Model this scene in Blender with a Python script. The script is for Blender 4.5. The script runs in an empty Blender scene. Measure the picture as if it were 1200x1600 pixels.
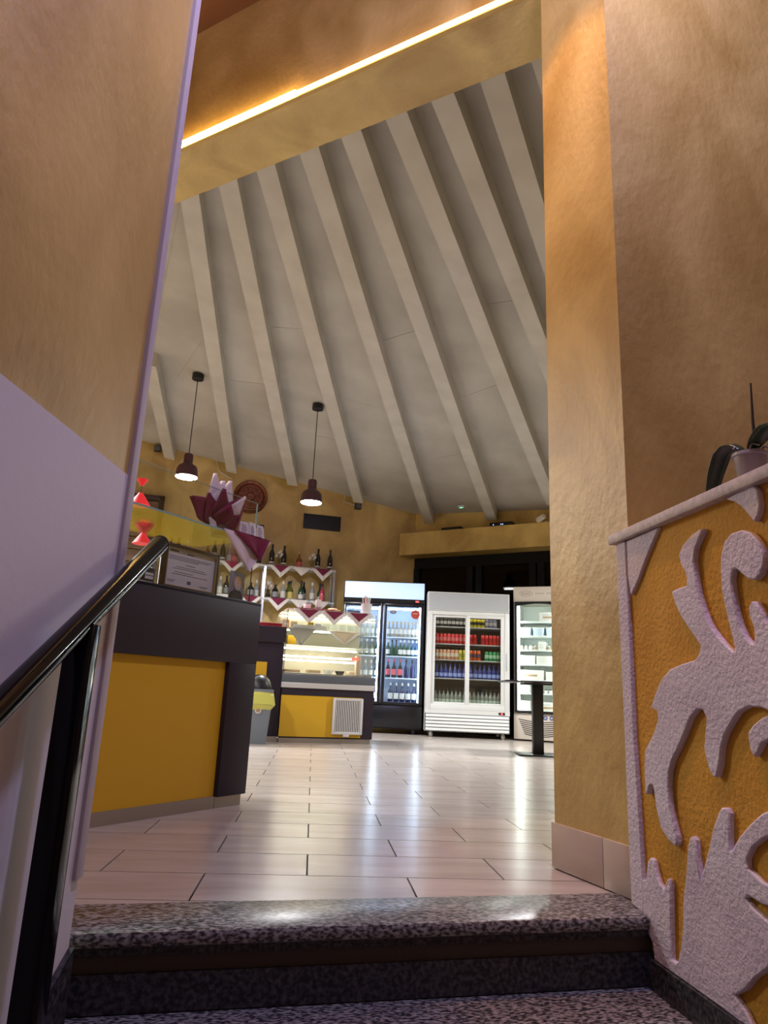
import bpy, bmesh, math, random
from mathutils import Matrix, Vector
R = math.radians
random.seed(7)
SC = bpy.context.scene
COL = SC.collection

# ------------------------------------------------------------------ camera
H = 0.567
PITCH, ROLL, YAW = R(14.43), R(2.5), R(4.9703)
f = Vector((math.sin(YAW) * math.cos(PITCH), math.cos(YAW) * math.cos(PITCH), math.sin(PITCH)))
r0 = Vector((math.cos(YAW), -math.sin(YAW), 0))
u0 = r0.cross(f)
ir = math.cos(ROLL) * r0 + math.sin(ROLL) * u0
iu = math.cos(ROLL) * u0 - math.sin(ROLL) * r0
cd = bpy.data.cameras.new('camera')
cam = bpy.data.objects.new('camera', cd)
COL.objects.link(cam)
cam.matrix_world = Matrix(((ir.x, iu.x, -f.x, 0), (ir.y, iu.y, -f.y, 0), (ir.z, iu.z, -f.z, H), (0, 0, 0, 1)))
cd.sensor_fit = 'VERTICAL'
cd.sensor_height = 36.0
cd.lens = 1100.0 / 1600.0 * 36.0
cd.clip_start = 0.02
SC.camera = cam

# ------------------------------------------------------------------ world, exposure, large lights
w = bpy.data.worlds.new('night')
SC.world = w
w.use_nodes = True
w.node_tree.nodes['Background'].inputs[0].default_value = (0.010, 0.012, 0.020, 1)
w.node_tree.nodes['Background'].inputs[1].default_value = 0.3
SC.view_settings.view_transform = 'Standard'
SC.view_settings.look = 'None'
SC.view_settings.gamma = 1.0
SC.view_settings.use_curve_mapping = False
SC.view_settings.exposure = 0.0
SC.cycles.transparent_max_bounces = 24
SC.cycles.max_bounces = 7

PENDANT_W = 75.0
HALL_W = 205.0
SPOT_W = 230.0
HALL_C = (0.60, 0.53, 1.0)
LED_E = 34.0


def area(name, loc, rot, sx, sy, power, color):
    l = bpy.data.lights.new(name, 'AREA')
    l.shape = 'RECTANGLE'
    l.size, l.size_y, l.energy, l.color = sx, sy, power, color
    o = bpy.data.objects.new(name, l)
    COL.objects.link(o)
    o.location, o.rotation_euler = loc, rot
    return o


# the stair hall's own ceiling lamps, behind and above the viewer
pl = bpy.data.lights.new('hall_lamp_light', 'POINT')
pl.energy, pl.color, pl.shadow_soft_size = HALL_W, HALL_C, 0.12
plo = bpy.data.objects.new('hall_lamp_light', pl)
COL.objects.link(plo)
plo.location = (0.70, 1.20, 3.95)
# warm ceiling spot of the hall, aimed down beside the pillar
sp = bpy.data.lights.new('hall_spot_light', 'SPOT')
sp.energy, sp.color, sp.spot_size, sp.spot_blend, sp.shadow_soft_size = SPOT_W, (1.0, 0.46, 0.12), R(32), 0.3, 0.04
spo = bpy.data.objects.new('hall_spot_light', sp)
COL.objects.link(spo)
spo.location = (-0.02, 2.25, 4.95)
spo.rotation_euler = Vector((0.97, 0.15, -3.0)).to_track_quat('-Z', 'Y').to_euler()


# ------------------------------------------------------------------ helpers
def lin(c):
    return tuple(x / 12.92 if x <= 0.04045 else ((x + 0.055) / 1.055) ** 2.4 for x in c)


def hexc(h):
    return lin(tuple(int(h[i:i + 2], 16) / 255 for i in (0, 2, 4)))


MATS = {}


def mat(name, color, rough=0.5, metal=0.0, emit=None, es=0.0, color2=None, scale=4.0, bump=0.0, bscale=60.0,
        spec=0.5, alpha=1.0, coat=0.0, crough=0.05, trans=0.0, stretch=(1, 1, 1), rnd=0.0, detail=6, contrast=(0.35, 0.65), distort=0.0):
    if name in MATS:
        return MATS[name]
    m = bpy.data.materials.new(name)
    m.use_nodes = True
    nt = m.node_tree
    b = nt.nodes['Principled BSDF']
    c = hexc(color) if isinstance(color, str) else color
    b.inputs['Base Color'].default_value = (*c, 1)
    b.inputs['Roughness'].default_value = rough
    b.inputs['Metallic'].default_value = metal
    b.inputs['Specular IOR Level'].default_value = spec
    b.inputs['Coat Weight'].default_value = coat
    b.inputs['Coat Roughness'].default_value = crough
    b.inputs['Transmission Weight'].default_value = trans
    if emit is not None:
        e = hexc(emit) if isinstance(emit, str) else emit
        b.inputs['Emission Color'].default_value = (*e, 1)
        b.inputs['Emission Strength'].default_value = es
    L = nt.links.new
    tc = None
    if color2 is not None or bump > 0:
        tc = nt.nodes.new('ShaderNodeTexCoord')
        mp = nt.nodes.new('ShaderNodeMapping')
        mp.inputs['Scale'].default_value = stretch
        L(tc.outputs['Object'], mp.inputs['Vector'])
    if color2 is not None:
        n = nt.nodes.new('ShaderNodeTexNoise')
        n.inputs['Scale'].default_value = scale
        n.inputs['Detail'].default_value = detail
        n.inputs['Distortion'].default_value = distort
        L(mp.outputs['Vector'], n.inputs['Vector'])
        cr = nt.nodes.new('ShaderNodeValToRGB')
        c2 = hexc(color2) if isinstance(color2, str) else color2
        cr.color_ramp.elements[0].position, cr.color_ramp.elements[1].position = contrast
        cr.color_ramp.elements[0].color = (*c, 1)
        cr.color_ramp.elements[1].color = (*c2, 1)
        L(n.outputs['Fac'], cr.inputs['Fac'])
        src = cr.outputs['Color']
        if rnd > 0:
            oi = nt.nodes.new('ShaderNodeObjectInfo')
            ad = nt.nodes.new('ShaderNodeVectorMath')
            ad.operation = 'ADD'
            cx = nt.nodes.new('ShaderNodeCombineXYZ')
            mu = nt.nodes.new('ShaderNodeMath')
            mu.operation = 'MULTIPLY'
            mu.inputs[1].default_value = 40.0
            L(oi.outputs['Random'], mu.inputs[0])
            L(mu.outputs[0], cx.inputs[0])
            L(mu.outputs[0], cx.inputs[1])
            L(mp.outputs['Vector'], ad.inputs[0])
            L(cx.outputs[0], ad.inputs[1])
            L(ad.outputs[0], n.inputs['Vector'])
            hs = nt.nodes.new('ShaderNodeHueSaturation')
            mr = nt.nodes.new('ShaderNodeMapRange')
            mr.inputs['To Min'].default_value = 1 - rnd
            mr.inputs['To Max'].default_value = 1 + rnd
            L(oi.outputs['Random'], mr.inputs['Value'])
            L(mr.outputs[0], hs.inputs['Value'])
            L(src, hs.inputs['Color'])
            src = hs.outputs['Color']
        L(src, b.inputs['Base Color'])
    if bump > 0:
        n2 = nt.nodes.new('ShaderNodeTexNoise')
        n2.inputs['Scale'].default_value = bscale
        n2.inputs['Detail'].default_value = 5
        L(mp.outputs['Vector'], n2.inputs['Vector'])
        bp = nt.nodes.new('ShaderNodeBump')
        bp.inputs['Strength'].default_value = bump
        bp.inputs['Distance'].default_value = 0.01
        L(n2.outputs['Fac'], bp.inputs['Height'])
        L(bp.outputs['Normal'], b.inputs['Normal'])
    MATS[name] = m
    return m


def glass_mat(name, tint, ior=1.45, rough=0.02):
    """thin clear pane: mostly see-through with a Fresnel mirror"""
    m = bpy.data.materials.new(name)
    m.use_nodes = True
    nt = m.node_tree
    nt.nodes.remove(nt.nodes['Principled BSDF'])
    out = nt.nodes['Material Output']
    tr = nt.nodes.new('ShaderNodeBsdfTransparent')
    tr.inputs[0].default_value = (*tint, 1)
    gl = nt.nodes.new('ShaderNodeBsdfGlossy')
    gl.inputs['Roughness'].default_value = rough
    fr = nt.nodes.new('ShaderNodeFresnel')
    gn = nt.nodes.new('ShaderNodeNewGeometry')
    mr = nt.nodes.new('ShaderNodeMapRange')      # same outside Fresnel on both faces of the pane
    mr.inputs['To Min'].default_value = ior
    mr.inputs['To Max'].default_value = 1 / ior
    nt.links.new(gn.outputs['Backfacing'], mr.inputs['Value'])
    nt.links.new(mr.outputs[0], fr.inputs[0])
    mx = nt.nodes.new('ShaderNodeMixShader')
    nt.links.new(fr.outputs[0], mx.inputs[0])
    nt.links.new(tr.outputs[0], mx.inputs[1])
    nt.links.new(gl.outputs[0], mx.inputs[2])
    nt.links.new(mx.outputs[0], out.inputs[0])
    MATS[name] = m
    return m


class MB:
    def __init__(s):
        s.v, s.f, s.sm = [], [], []

    def add(s, vs, fs, smooth=False):
        o = len(s.v)
        s.v += [tuple(v) for v in vs]
        for q in fs:
            s.f.append([i + o for i in q])
            s.sm.append(smooth)
        return s

    def box(s, x0, x1, y0, y1, z0, z1, b=0.0):
        if b <= 0:
            vs = [(x, y, z) for x in (x0, x1) for y in (y0, y1) for z in (z0, z1)]
            return s.add(vs, [(0, 1, 3, 2), (4, 6, 7, 5), (0, 4, 5, 1), (2, 3, 7, 6), (0, 2, 6, 4), (1, 5, 7, 3)])
        bm = bmesh.new()
        bmesh.ops.create_cube(bm, size=1.0)
        for v in bm.verts:
            v.co = ((x0 + x1) / 2 + v.co.x * (x1 - x0), (y0 + y1) / 2 + v.co.y * (y1 - y0), (z0 + z1) / 2 + v.co.z * (z1 - z0))
        bmesh.ops.bevel(bm, geom=bm.edges[:], offset=b, segments=2, affect='EDGES', profile=0.5)
        bm.verts.index_update()
        s.add([v.co[:] for v in bm.verts], [[v.index for v in q.verts] for q in bm.faces])
        bm.free()
        return s

    def lathe(s, prof, seg=16, cx=0, cy=0, cz=0, smooth=True, caps=True):
        vs, fs = [], []
        n = len(prof)
        for k in range(seg):
            a = 2 * math.pi * k / seg
            for (rr, z) in prof:
                vs.append((cx + rr * math.cos(a), cy + rr * math.sin(a), cz + z))
        for k in range(seg):
            k2 = (k + 1) % seg
            for i in range(n - 1):
                fs.append((k * n + i, k2 * n + i, k2 * n + i + 1, k * n + i + 1))
        if caps:
            if prof[0][0] > 1e-6:
                fs.append([k * n for k in range(seg)][::-1])
            if prof[-1][0] > 1e-6:
                fs.append([k * n + n - 1 for k in range(seg)])
        return s.add(vs, fs, smooth)

    def tube(s, pts, rad, seg=8, caps=True):
        pts = [Vector(p) for p in pts]
        rads = rad if isinstance(rad, (list, tuple)) else [rad] * len(pts)
        vs, fs = [], []
        for i, p in enumerate(pts):
            d = (pts[min(i + 1, len(pts) - 1)] - pts[max(i - 1, 0)]).normalized()
            a = Vector((0, 0, 1)) if abs(d.z) < 0.95 else Vector((1, 0, 0))
            x = d.cross(a).normalized()
            y = d.cross(x).normalized()
            for k in range(seg):
                t = 2 * math.pi * k / seg
                vs.append(p + (x * math.cos(t) + y * math.sin(t)) * rads[i])
        for i in range(len(pts) - 1):
            for k in range(seg):
                k2 = (k + 1) % seg
                fs.append((i * seg + k, i * seg + k2, (i + 1) * seg + k2, (i + 1) * seg + k))
        if caps:
            fs.append(list(range(seg))[::-1])
            fs.append([(len(pts) - 1) * seg + k for k in range(seg)])
        return s.add(vs, fs, True)

    def prism(s, poly, mp, d0, d1):
        """poly of (a, b), mp(a, b, d) -> xyz; extruded from d0 to d1"""
        n = len(poly)
        vs = [mp(a, b, d0) for a, b in poly] + [mp(a, b, d1) for a, b in poly]
        fs = [list(range(n)), list(range(n, 2 * n))[::-1]]
        for i in range(n):
            j = (i + 1) % n
            fs.append((j, i, n + i, n + j))
        return s.add(vs, fs)

    def grid(s, fn, nu, nv, smooth=True):
        vs = [fn(i / nu, j / nv) for i in range(nu + 1) for j in range(nv + 1)]
        fs = [(i * (nv + 1) + j, (i + 1) * (nv + 1) + j, (i + 1) * (nv + 1) + j + 1, i * (nv + 1) + j + 1)
              for i in range(nu) for j in range(nv)]
        return s.add(vs, fs, smooth)

    def mesh(s, name, m):
        me = bpy.data.meshes.new(name)
        me.from_pydata(s.v, [], s.f)
        me.polygons.foreach_set('use_smooth', s.sm)
        bm = bmesh.new()
        bm.from_mesh(me)
        bmesh.ops.recalc_face_normals(bm, faces=bm.faces[:])
        bm.to_mesh(me)
        bm.free()
        me.set_sharp_from_angle(angle=R(38))
        if m is not None:
            me.materials.append(m)
        me.update()
        return me

    def build(s, name, m, parent=None, loc=None, rz=0.0):
        o = bpy.data.objects.new(name, s.mesh(name, m))
        COL.objects.link(o)
        if parent is not None:
            o.parent = parent
        if loc is not None:
            o.location = loc
        if rz:
            o.rotation_euler = (0, 0, rz)
        return o


def link(name, me, parent=None, loc=None, rz=0.0):
    o = bpy.data.objects.new(name, me)
    COL.objects.link(o)
    if parent is not None:
        o.parent = parent
    if loc is not None:
        o.location = loc
    o.rotation_euler = (0, 0, rz)
    return o


def tag(o, label, cat, group=None):
    o['label'], o['category'] = label, cat
    if group:
        o['group'] = group
    return o


def struct(o, label=None):
    o['kind'] = 'structure'
    if label:
        o['label'] = label
    return o


def empty(name, loc=(0, 0, 0), rz=0.0):
    o = bpy.data.objects.new(name, None)
    COL.objects.link(o)
    o.location = loc
    o.rotation_euler = (0, 0, rz)
    return o


class Frame:
    """origin (x, y), heading in degrees clockwise from +Y: local x runs along the heading, local y to its left"""

    def __init__(s, o, h):
        s.o, s.h = o, h
        s.ex = (math.sin(R(h)), math.cos(R(h)))
        s.ey = (-s.ex[1], s.ex[0])
        s.rz = math.atan2(s.ex[1], s.ex[0])

    def w(s, x, y, z=0.0):
        return (s.o[0] + s.ex[0] * x + s.ey[0] * y, s.o[1] + s.ex[1] * x + s.ey[1] * y, z)


ORD = ['first', 'second', 'third', 'fourth', 'fifth', 'sixth', 'seventh', 'eighth', 'ninth', 'tenth', 'eleventh', 'twelfth', 'thirteenth']

# ------------------------------------------------------------------ materials
GOLD = mat('gold_paint', (0.42, 0.265, 0.052), 0.5, 0.1, spec=1.0, coat=0.4, crough=0.55, color2=(0.68, 0.495, 0.15), scale=2.4, bump=0.4, bscale=34, detail=10,
           stretch=(1, 1, 0.7), contrast=(0.33, 0.68), distort=0.6)
BROWN = mat('brown_ceiling_paint', (0.10, 0.035, 0.012), 0.6)
WHITEWALL = mat('white_wall_paint', (0.72, 0.71, 0.74), 0.55, bump=0.08, bscale=30)
TRIM = mat('trim_paint', (0.60, 0.56, 0.62), 0.5)
STUCCO_W = mat('white_stucco', (0.60, 0.53, 0.62), 0.85, color2=(0.70, 0.63, 0.70), scale=8, bump=0.55, bscale=90)
STUCCO_Y = mat('yellow_stucco', (0.56, 0.27, 0.018), 0.8, color2=(0.66, 0.34, 0.03), scale=6, bump=0.6, bscale=75)
CAPST = mat('cap_stone', (0.42, 0.34, 0.33), 0.55, color2=(0.55, 0.47, 0.45), scale=60)
CEILW = mat('ceiling_white', (0.40, 0.378, 0.332), 0.6, color2=(0.51, 0.49, 0.44), scale=1.3, detail=4)
RAFT = mat('rafter_white', (0.50, 0.475, 0.42), 0.5, color2=(0.57, 0.55, 0.49), scale=3)
TILE = mat('cream_tile', (0.44, 0.38, 0.33), 0.23, color2=(0.54, 0.48, 0.43), scale=3.2, stretch=(0.7, 3, 1), rnd=0.05, spec=0.5)
SKTILE = mat('baseboard_tile', (0.50, 0.40, 0.33), 0.25, color2=(0.56, 0.47, 0.40), scale=3, stretch=(1, 1, 3))
GROUT = mat('grout', (0.035, 0.033, 0.033), 0.9)
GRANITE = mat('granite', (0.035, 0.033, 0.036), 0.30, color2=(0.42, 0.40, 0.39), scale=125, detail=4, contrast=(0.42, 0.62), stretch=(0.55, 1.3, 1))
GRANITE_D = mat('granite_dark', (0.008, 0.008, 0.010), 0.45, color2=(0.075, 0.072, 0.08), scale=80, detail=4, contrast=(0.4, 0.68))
MORTAR = mat('riser_board', (0.07, 0.055, 0.042), 0.7)
BLACKGLOSS = mat('black_gloss_paint', (0.004, 0.004, 0.006), 0.12, spec=0.2)
BLACK = mat('black_plastic', (0.010, 0.010, 0.012), 0.4)
BLACKF = mat('black_fridge_paint', (0.008, 0.009, 0.012), 0.28)
PLUM = mat('plum_laminate', (0.022, 0.015, 0.026), 0.5, spec=0.35)
YELLOW = mat('yellow_laminate', (0.66, 0.39, 0.014), 0.45)
STEEL = mat('steel', (0.55, 0.55, 0.56), 0.28, 0.9)
KICK = mat('kick_metal', (0.34, 0.32, 0.30), 0.35, 0.7)
WHITE = mat('white_enamel', (0.74, 0.77, 0.76), 0.35)
CREAM = mat('cream_enamel', (0.66, 0.61, 0.53), 0.4)
OFFW = mat('off_white_plastic', (0.66, 0.66, 0.64), 0.45)
GREYP = mat('grey_plastic', (0.17, 0.20, 0.23), 0.45)
GREYB = mat('grey_band', (0.10, 0.115, 0.13), 0.4)
SILVER = mat('silver_header', (0.46, 0.50, 0.53), 0.45)
BURG = mat('burgundy_cloth', (0.17, 0.008, 0.042), 0.8)
WCLOTH = mat('white_cloth', (0.72, 0.68, 0.66), 0.85)
BEIGE = mat('beige_cloth', (0.62, 0.50, 0.36), 0.85)
GREYC = mat('grey_cloth', (0.32, 0.30, 0.27), 0.85)
REDM = mat('red_plastic', (0.55, 0.02, 0.02), 0.4)
COPPER = mat('copper', (0.30, 0.11, 0.06), 0.4, 0.85, color2=(0.16, 0.06, 0.04), scale=22, bump=0.8, bscale=40)
MAUVE = mat('mauve_metal', (0.09, 0.035, 0.045), 0.4, 0.2)
WOOD = mat('brown_wood', (0.15, 0.085, 0.05), 0.5, color2=(0.24, 0.15, 0.09), scale=6, stretch=(1, 8, 12))
WOODD = mat('dark_wood', (0.045, 0.022, 0.014), 0.45)
PAPER = mat('paper', (0.60, 0.58, 0.58), 0.7)
INK = mat('ink', (0.09, 0.09, 0.11), 0.7)
LEAF = mat('leaf_green', (0.018, 0.045, 0.014), 0.35)
STEM = mat('dark_stem', (0.03, 0.018, 0.012), 0.5)
BAGY = mat('yellow_bag', (0.55, 0.55, 0.12), 0.35)
CARD = mat('cardboard', (0.38, 0.26, 0.15), 0.8)
LAMPW = mat('lamp_white', (1, 1, 1), 0.5, emit=(1.0, 0.97, 0.92), es=30)
LED = mat('led_warm', (1, 0.8, 0.5), 0.5, emit=(1.0, 0.55, 0.18), es=LED_E * 0.3)
LEDCORE = mat('led_core', (1, 0.9, 0.6), 0.5, emit=(1.0, 0.60, 0.20), es=LED_E)
LITHEAD = mat('lit_header', (0.5, 0.6, 0.7), 0.4, emit=(0.42, 0.62, 1.0), es=0.9)
STRIPC = mat('cool_strip', (1, 1, 1), 0.4, emit=(0.60, 0.76, 1.0), es=26)
STRIPN = mat('neutral_strip', (1, 1, 1), 0.4, emit=(0.93, 1.0, 0.93), es=34)
STRIPW = mat('warm_strip', (1, 1, 1), 0.4, emit=(1.0, 0.90, 0.66), es=15)
LEDRED = mat('red_digits', (1, 0.1, 0.1), 0.4, emit=(1.0, 0.06, 0.05), es=3)
LEDGRN = mat('green_led', (0.3, 0.9, 0.6), 0.4, emit=(0.2, 0.9, 0.6), es=1.2)
LEDBLU = mat('blue_led', (0.3, 0.4, 1), 0.4, emit=(0.3, 0.4, 1.0), es=3)
GLASS = glass_mat('clear_pane', (0.96, 0.98, 0.97))
GLASSG = glass_mat('green_edge_glass', (0.80, 0.92, 0.86))
GLASSD = glass_mat('dark_window_pane', (0.20, 0.22, 0.27), ior=1.3)
PLASTIC = glass_mat('clear_plastic', (0.72, 0.68, 0.68), rough=0.15)

# ------------------------------------------------------------------ roof plane
PC, PN = Vector((0.482, 11.574, 3.909)), Vector((0.137, 0.099, 0.986))


def roofz(x, y):
    return PC.z - (PN.x * (x - PC.x) + PN.y * (y - PC.y)) / PN.z


# ------------------------------------------------------------------ floor of the bar, tile by tile
fl = MB().box(-6, 7, 1.0, 13, -0.16, -0.004)
# keep the slab behind the top step
fl = MB().prism([(-6, 1.45), (7, 3.25), (7, 13), (-6, 13)], lambda a, b, d: (a, b, d), -0.16, -0.004)
floor = struct(fl.build('floor', GROUT))
TL, TW, GAP = 0.636, 0.296, 0.0055
S0 = (-0.118, 2.161)
SD = (math.sin(R(82)), math.cos(R(82)))


def side(p):
    return -(p[0] - S0[0]) * SD[1] + (p[1] - S0[1]) * SD[0]


def clip(poly):
    out = []
    for i in range(len(poly)):
        a, b = poly[i], poly[(i + 1) % len(poly)]
        da, db = side(a), side(b)
        if da >= 0:
            out.append(a)
        if da * db < 0:
            t = da / (da - db)
            out.append((a[0] + (b[0] - a[0]) * t, a[1] + (b[1] - a[1]) * t))
    return out


g2 = GAP / 2
tile_me = MB().box(-TL / 2 + g2, TL / 2 - g2, -TW / 2 + g2, TW / 2 - g2, -0.006, 0.0).mesh('tile', TILE)
rest = MB()
ntile = 0
for k in range(-3, 36):
    ya = 2.449 + k * TW
    off = 0.019 if k % 2 == 0 else 0.338
    for n in range(-10, 11):
        xa = off + n * TL
        xm, ym = xa + TL / 2, ya + TW / 2
        poly = [(xa + g2, ya + g2), (xa + TL - g2, ya + g2), (xa + TL - g2, ya + TW - g2), (xa + g2, ya + TW - g2)]
        cl = clip(poly)
        if len(cl) < 3:
            continue
        vis = (-0.30 * ym - 0.15 < xm < 0.345 * ym + 0.55) and xm > -1.6 and ym < 11.3
        if vis:
            if len(cl) == 4 and all(side(p) >= 0 for p in poly):
                link('tile', tile_me, floor, (xm, ym, 0))
            else:
                MB().prism([(a - xm, b - ym) for a, b in cl], lambda a, b, d: (a, b, d), -0.006, 0.0).build('tile', TILE, floor, (xm, ym, 0))
            ntile += 1
        else:
            rest.prism(cl, lambda a, b, d: (a, b, d), -0.006, 0.0)
rt = rest.build('tile_field', TILE, floor)
rt['kind'] = 'stuff'

# ------------------------------------------------------------------ stairs
ST = Frame((-0.10, 1.925), 82)
stairs = empty('stairs', (-0.10, 1.925, 0), ST.rz)
struct(stairs, 'speckled grey granite stairs climbing to the tiled bar floor')


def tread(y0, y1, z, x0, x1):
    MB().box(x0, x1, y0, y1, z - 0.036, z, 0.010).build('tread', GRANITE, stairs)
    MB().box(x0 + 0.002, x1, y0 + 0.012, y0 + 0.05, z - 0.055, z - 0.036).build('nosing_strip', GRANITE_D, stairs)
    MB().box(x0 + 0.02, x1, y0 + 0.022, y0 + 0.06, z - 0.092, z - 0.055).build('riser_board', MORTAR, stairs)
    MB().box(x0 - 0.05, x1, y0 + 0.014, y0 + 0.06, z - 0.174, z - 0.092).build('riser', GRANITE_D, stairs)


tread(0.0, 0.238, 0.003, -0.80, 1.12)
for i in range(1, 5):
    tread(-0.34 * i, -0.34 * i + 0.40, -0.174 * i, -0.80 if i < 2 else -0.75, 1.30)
MB().box(-0.9, 1.3, -1.35, 0.3, -0.95, -0.72).build('stair_core', GRANITE_D, stairs)
hallfloor = struct(MB().box(-3, 4.2, -4, 1.0, -1.0, -0.87).build('floor_hall', SKTILE))

# ------------------------------------------------------------------ left stair wall with white dado, gold above
LW = Frame((-0.498, 1.787), 187)      # local x runs from the wall end towards the viewer, local y to the right hand side of the stair
lw = struct(MB().box(0, 6.2, -0.22, 0.0, 1.072, 5.11).build('wall_left', GOLD, None, (-0.498, 1.787, 0), LW.rz))
ld = MB().box(0, 6.2, -0.22, 0.003, -1.0, 1.072).build('dado', WHITEWALL, lw)
ld['label'] = 'white painted lower wall'
tr = struct(MB().box(-0.004, 0.034, -0.225, 0.012, 0.14, 5.11, 0.003).build('trim_1', TRIM, None, (-0.498, 1.787, 0), LW.rz))
tr['label'] = 'pale corner guard strip on the end of the stair wall'
sk = MB().prism([(0.0, -0.0), (0.3, -0.16), (3.0, -1.5), (3.0, -1.7), (0.0, -0.2)], lambda a, b, d: (a, d, b), 0.003, 0.016)
sk.build('stair_skirting', GRANITE_D, lw)

# ------------------------------------------------------------------ pillar / purple wall on the right
c0, j0 = (1.005, 2.19), (0.884, 2.62)
rw = MB().prism([c0, j0, (0.95, 2.75), (4.3, 3.35), (4.2, 2.75)], lambda a, b, d: (a, b, d), -1.0, 5.11)
struct(rw.build('wall_right', GOLD))
JF = Frame((0.884, 2.62), math.degrees(math.atan2(1.005 - 0.884, 2.19 - 2.62)))
bb = struct(MB().box(0.0, 0.445, 0.0, 0.004, 0.0, 0.147).build('baseboard_right', GROUT, None, (0.884, 2.62, 0), JF.rz))
# the jamb faces the stair on its right-hand side (local -y)
for a, b in ((-0.008, 0.272), (0.275, 0.447)):
    MB().box(a, b, -0.010, 0.002, 0.004, 0.15, 0.0015).build('tile', SKTILE, bb)

# ------------------------------------------------------------------ parapet with relief
PF = Frame((0.975, 2.17), 177)      # local x towards the viewer, local y (left) points away from the stair, -y faces the stair
par = struct(MB().box(-0.016, 1.75, 0.0, 0.20, -1.0, 1.075).build('wall_parapet', STUCCO_Y, None, (0.975, 2.17, 0), PF.rz),
             'low yellow stucco stair wall with raised white leaf relief')
MB().box(-0.045, 1.8, -0.028, 0.24, 1.075, 1.107, 0.004).build('cap_stone', CAPST, par)
CORNER = [(0.05, 1.071), (0.246, 1.073), (0.201, 1.031), (0.156, 0.987), (0.115, 0.941), (0.062, 0.895), (0.048, 0.956)]
TRI = [(0.569, 1.071), (0.671, 1.08), (0.69, 1.06), (0.693, 1.022), (0.685, 1.003), (0.669, 0.988), (0.647, 1.015), (0.625, 1.039), (0.601, 1.056)]
FLAME = [(0.466, 1.02), (0.421, 1.013), (0.373, 0.992), (0.351, 0.97), (0.359, 0.942), (0.377, 0.918), (0.383, 0.896), (0.377, 0.88), (0.339, 0.879), (0.304, 0.875), (0.318, 0.839), (0.343, 0.803), (0.376, 0.768), (0.404, 0.741), (0.424, 0.72), (0.418, 0.701), (0.397, 0.685), (0.332, 0.676), (0.272, 0.664), (0.225, 0.637), (0.189, 0.599), (0.159, 0.559), (0.193, 0.552), (0.195, 0.529), (0.168, 0.49), (0.121, 0.445), (0.112, 0.43), (0.105, 0.38), (0.106, 0.319), (0.116, 0.323), (0.129, 0.346), (0.146, 0.352), (0.154, 0.338), (0.161, 0.292), (0.18, 0.244), (0.213, 0.221), (0.247, 0.211), (0.258, 0.219), (0.258, 0.236), (0.244, 0.264), (0.232, 0.307), (0.228, 0.352), (0.237, 0.394), (0.254, 0.423), (0.287, 0.458), (0.32, 0.495), (0.356, 0.54), (0.39, 0.562), (0.415, 0.561), (0.428, 0.542), (0.42, 0.509), (0.41, 0.471), (0.412, 0.455), (0.423, 0.423), (0.439, 0.404), (0.451, 0.405), (0.469, 0.439), (0.478, 0.473), (0.496, 0.505), (0.525, 0.534), (0.554, 0.559), (0.593, 0.573), (0.638, 0.572), (0.682, 0.559), (0.717, 0.585), (0.732, 0.649), (0.724, 0.703), (0.686, 0.743), (0.67, 0.771), (0.664, 0.787), (0.652, 0.806), (0.637, 0.808), (0.626, 0.795), (0.626, 0.775), (0.638, 0.747), (0.637, 0.724), (0.63, 0.712), (0.618, 0.715), (0.602, 0.73), (0.587, 0.759), (0.576, 0.797), (0.571, 0.834), (0.569, 0.868), (0.579, 0.892), (0.592, 0.892), (0.609, 0.878), (0.632, 0.861), (0.655, 0.855), (0.674, 0.864), (0.692, 0.889), (0.693, 0.916), (0.674, 0.946), (0.653, 0.967), (0.623, 0.98), (0.584, 0.98), (0.555, 0.965), (0.537, 0.933), (0.531, 0.895), (0.53, 0.848), (0.538, 0.805), (0.549, 0.762), (0.558, 0.729), (0.563, 0.7), (0.554, 0.699), (0.529, 0.714), (0.498, 0.737), (0.467, 0.769), (0.446, 0.806), (0.429, 0.853), (0.423, 0.899), (0.418, 0.941), (0.428, 0.972), (0.45, 0.995), (0.469, 1.012)]
SMALL = [(0.585, 0.518), (0.605, 0.534), (0.635, 0.55), (0.677, 0.563), (0.701, 0.546), (0.681, 0.517), (0.646, 0.503), (0.627, 0.496), (0.61, 0.474), (0.596, 0.463), (0.586, 0.478), (0.582, 0.505)]
LOW = [(0.059, 0.085), (0.083, 0.094), (0.097, 0.141), (0.114, 0.156), (0.128, 0.152), (0.139, 0.122), (0.155, 0.099), (0.177, 0.092), (0.198, 0.121), (0.207, 0.125), (0.211, 0.109), (0.203, 0.034), (0.194, -0.07), (0.215, -0.072), (0.228, -0.063), (0.245, -0.029), (0.258, 0.016), (0.271, 0.094), (0.291, 0.157), (0.306, 0.22), (0.317, 0.243), (0.33, 0.252), (0.34, 0.243), (0.343, 0.202), (0.353, 0.157), (0.372, 0.188), (0.4, 0.238), (0.42, 0.282), (0.447, 0.323), (0.462, 0.338), (0.48, 0.341), (0.489, 0.33), (0.482, 0.278), (0.481, 0.247), (0.492, 0.253), (0.522, 0.285), (0.564, 0.319), (0.607, 0.348), (0.653, 0.366), (0.671, 0.345), (0.645, 0.315), (0.599, 0.294), (0.564, 0.271), (0.542, 0.244), (0.542, 0.222), (0.563, 0.218), (0.587, 0.207), (0.635, 0.205), (0.629, 0.166), (0.581, 0.162), (0.537, 0.167), (0.524, 0.158), (0.547, 0.147), (0.577, 0.138), (0.619, 0.129), (0.615, 0.065), (0.561, 0.023), (0.54, 0.009), (0.499, -0.03), (0.458, -0.055), (0.493, -0.07), (0.52, -0.098), (0.471, -0.102), (0.407, -0.1), (0.307, -0.1), (0.212, -0.1), (0.108, -0.1), (0.103, -0.061), (0.067, -0.036), (0.056, -0.0)]
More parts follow.
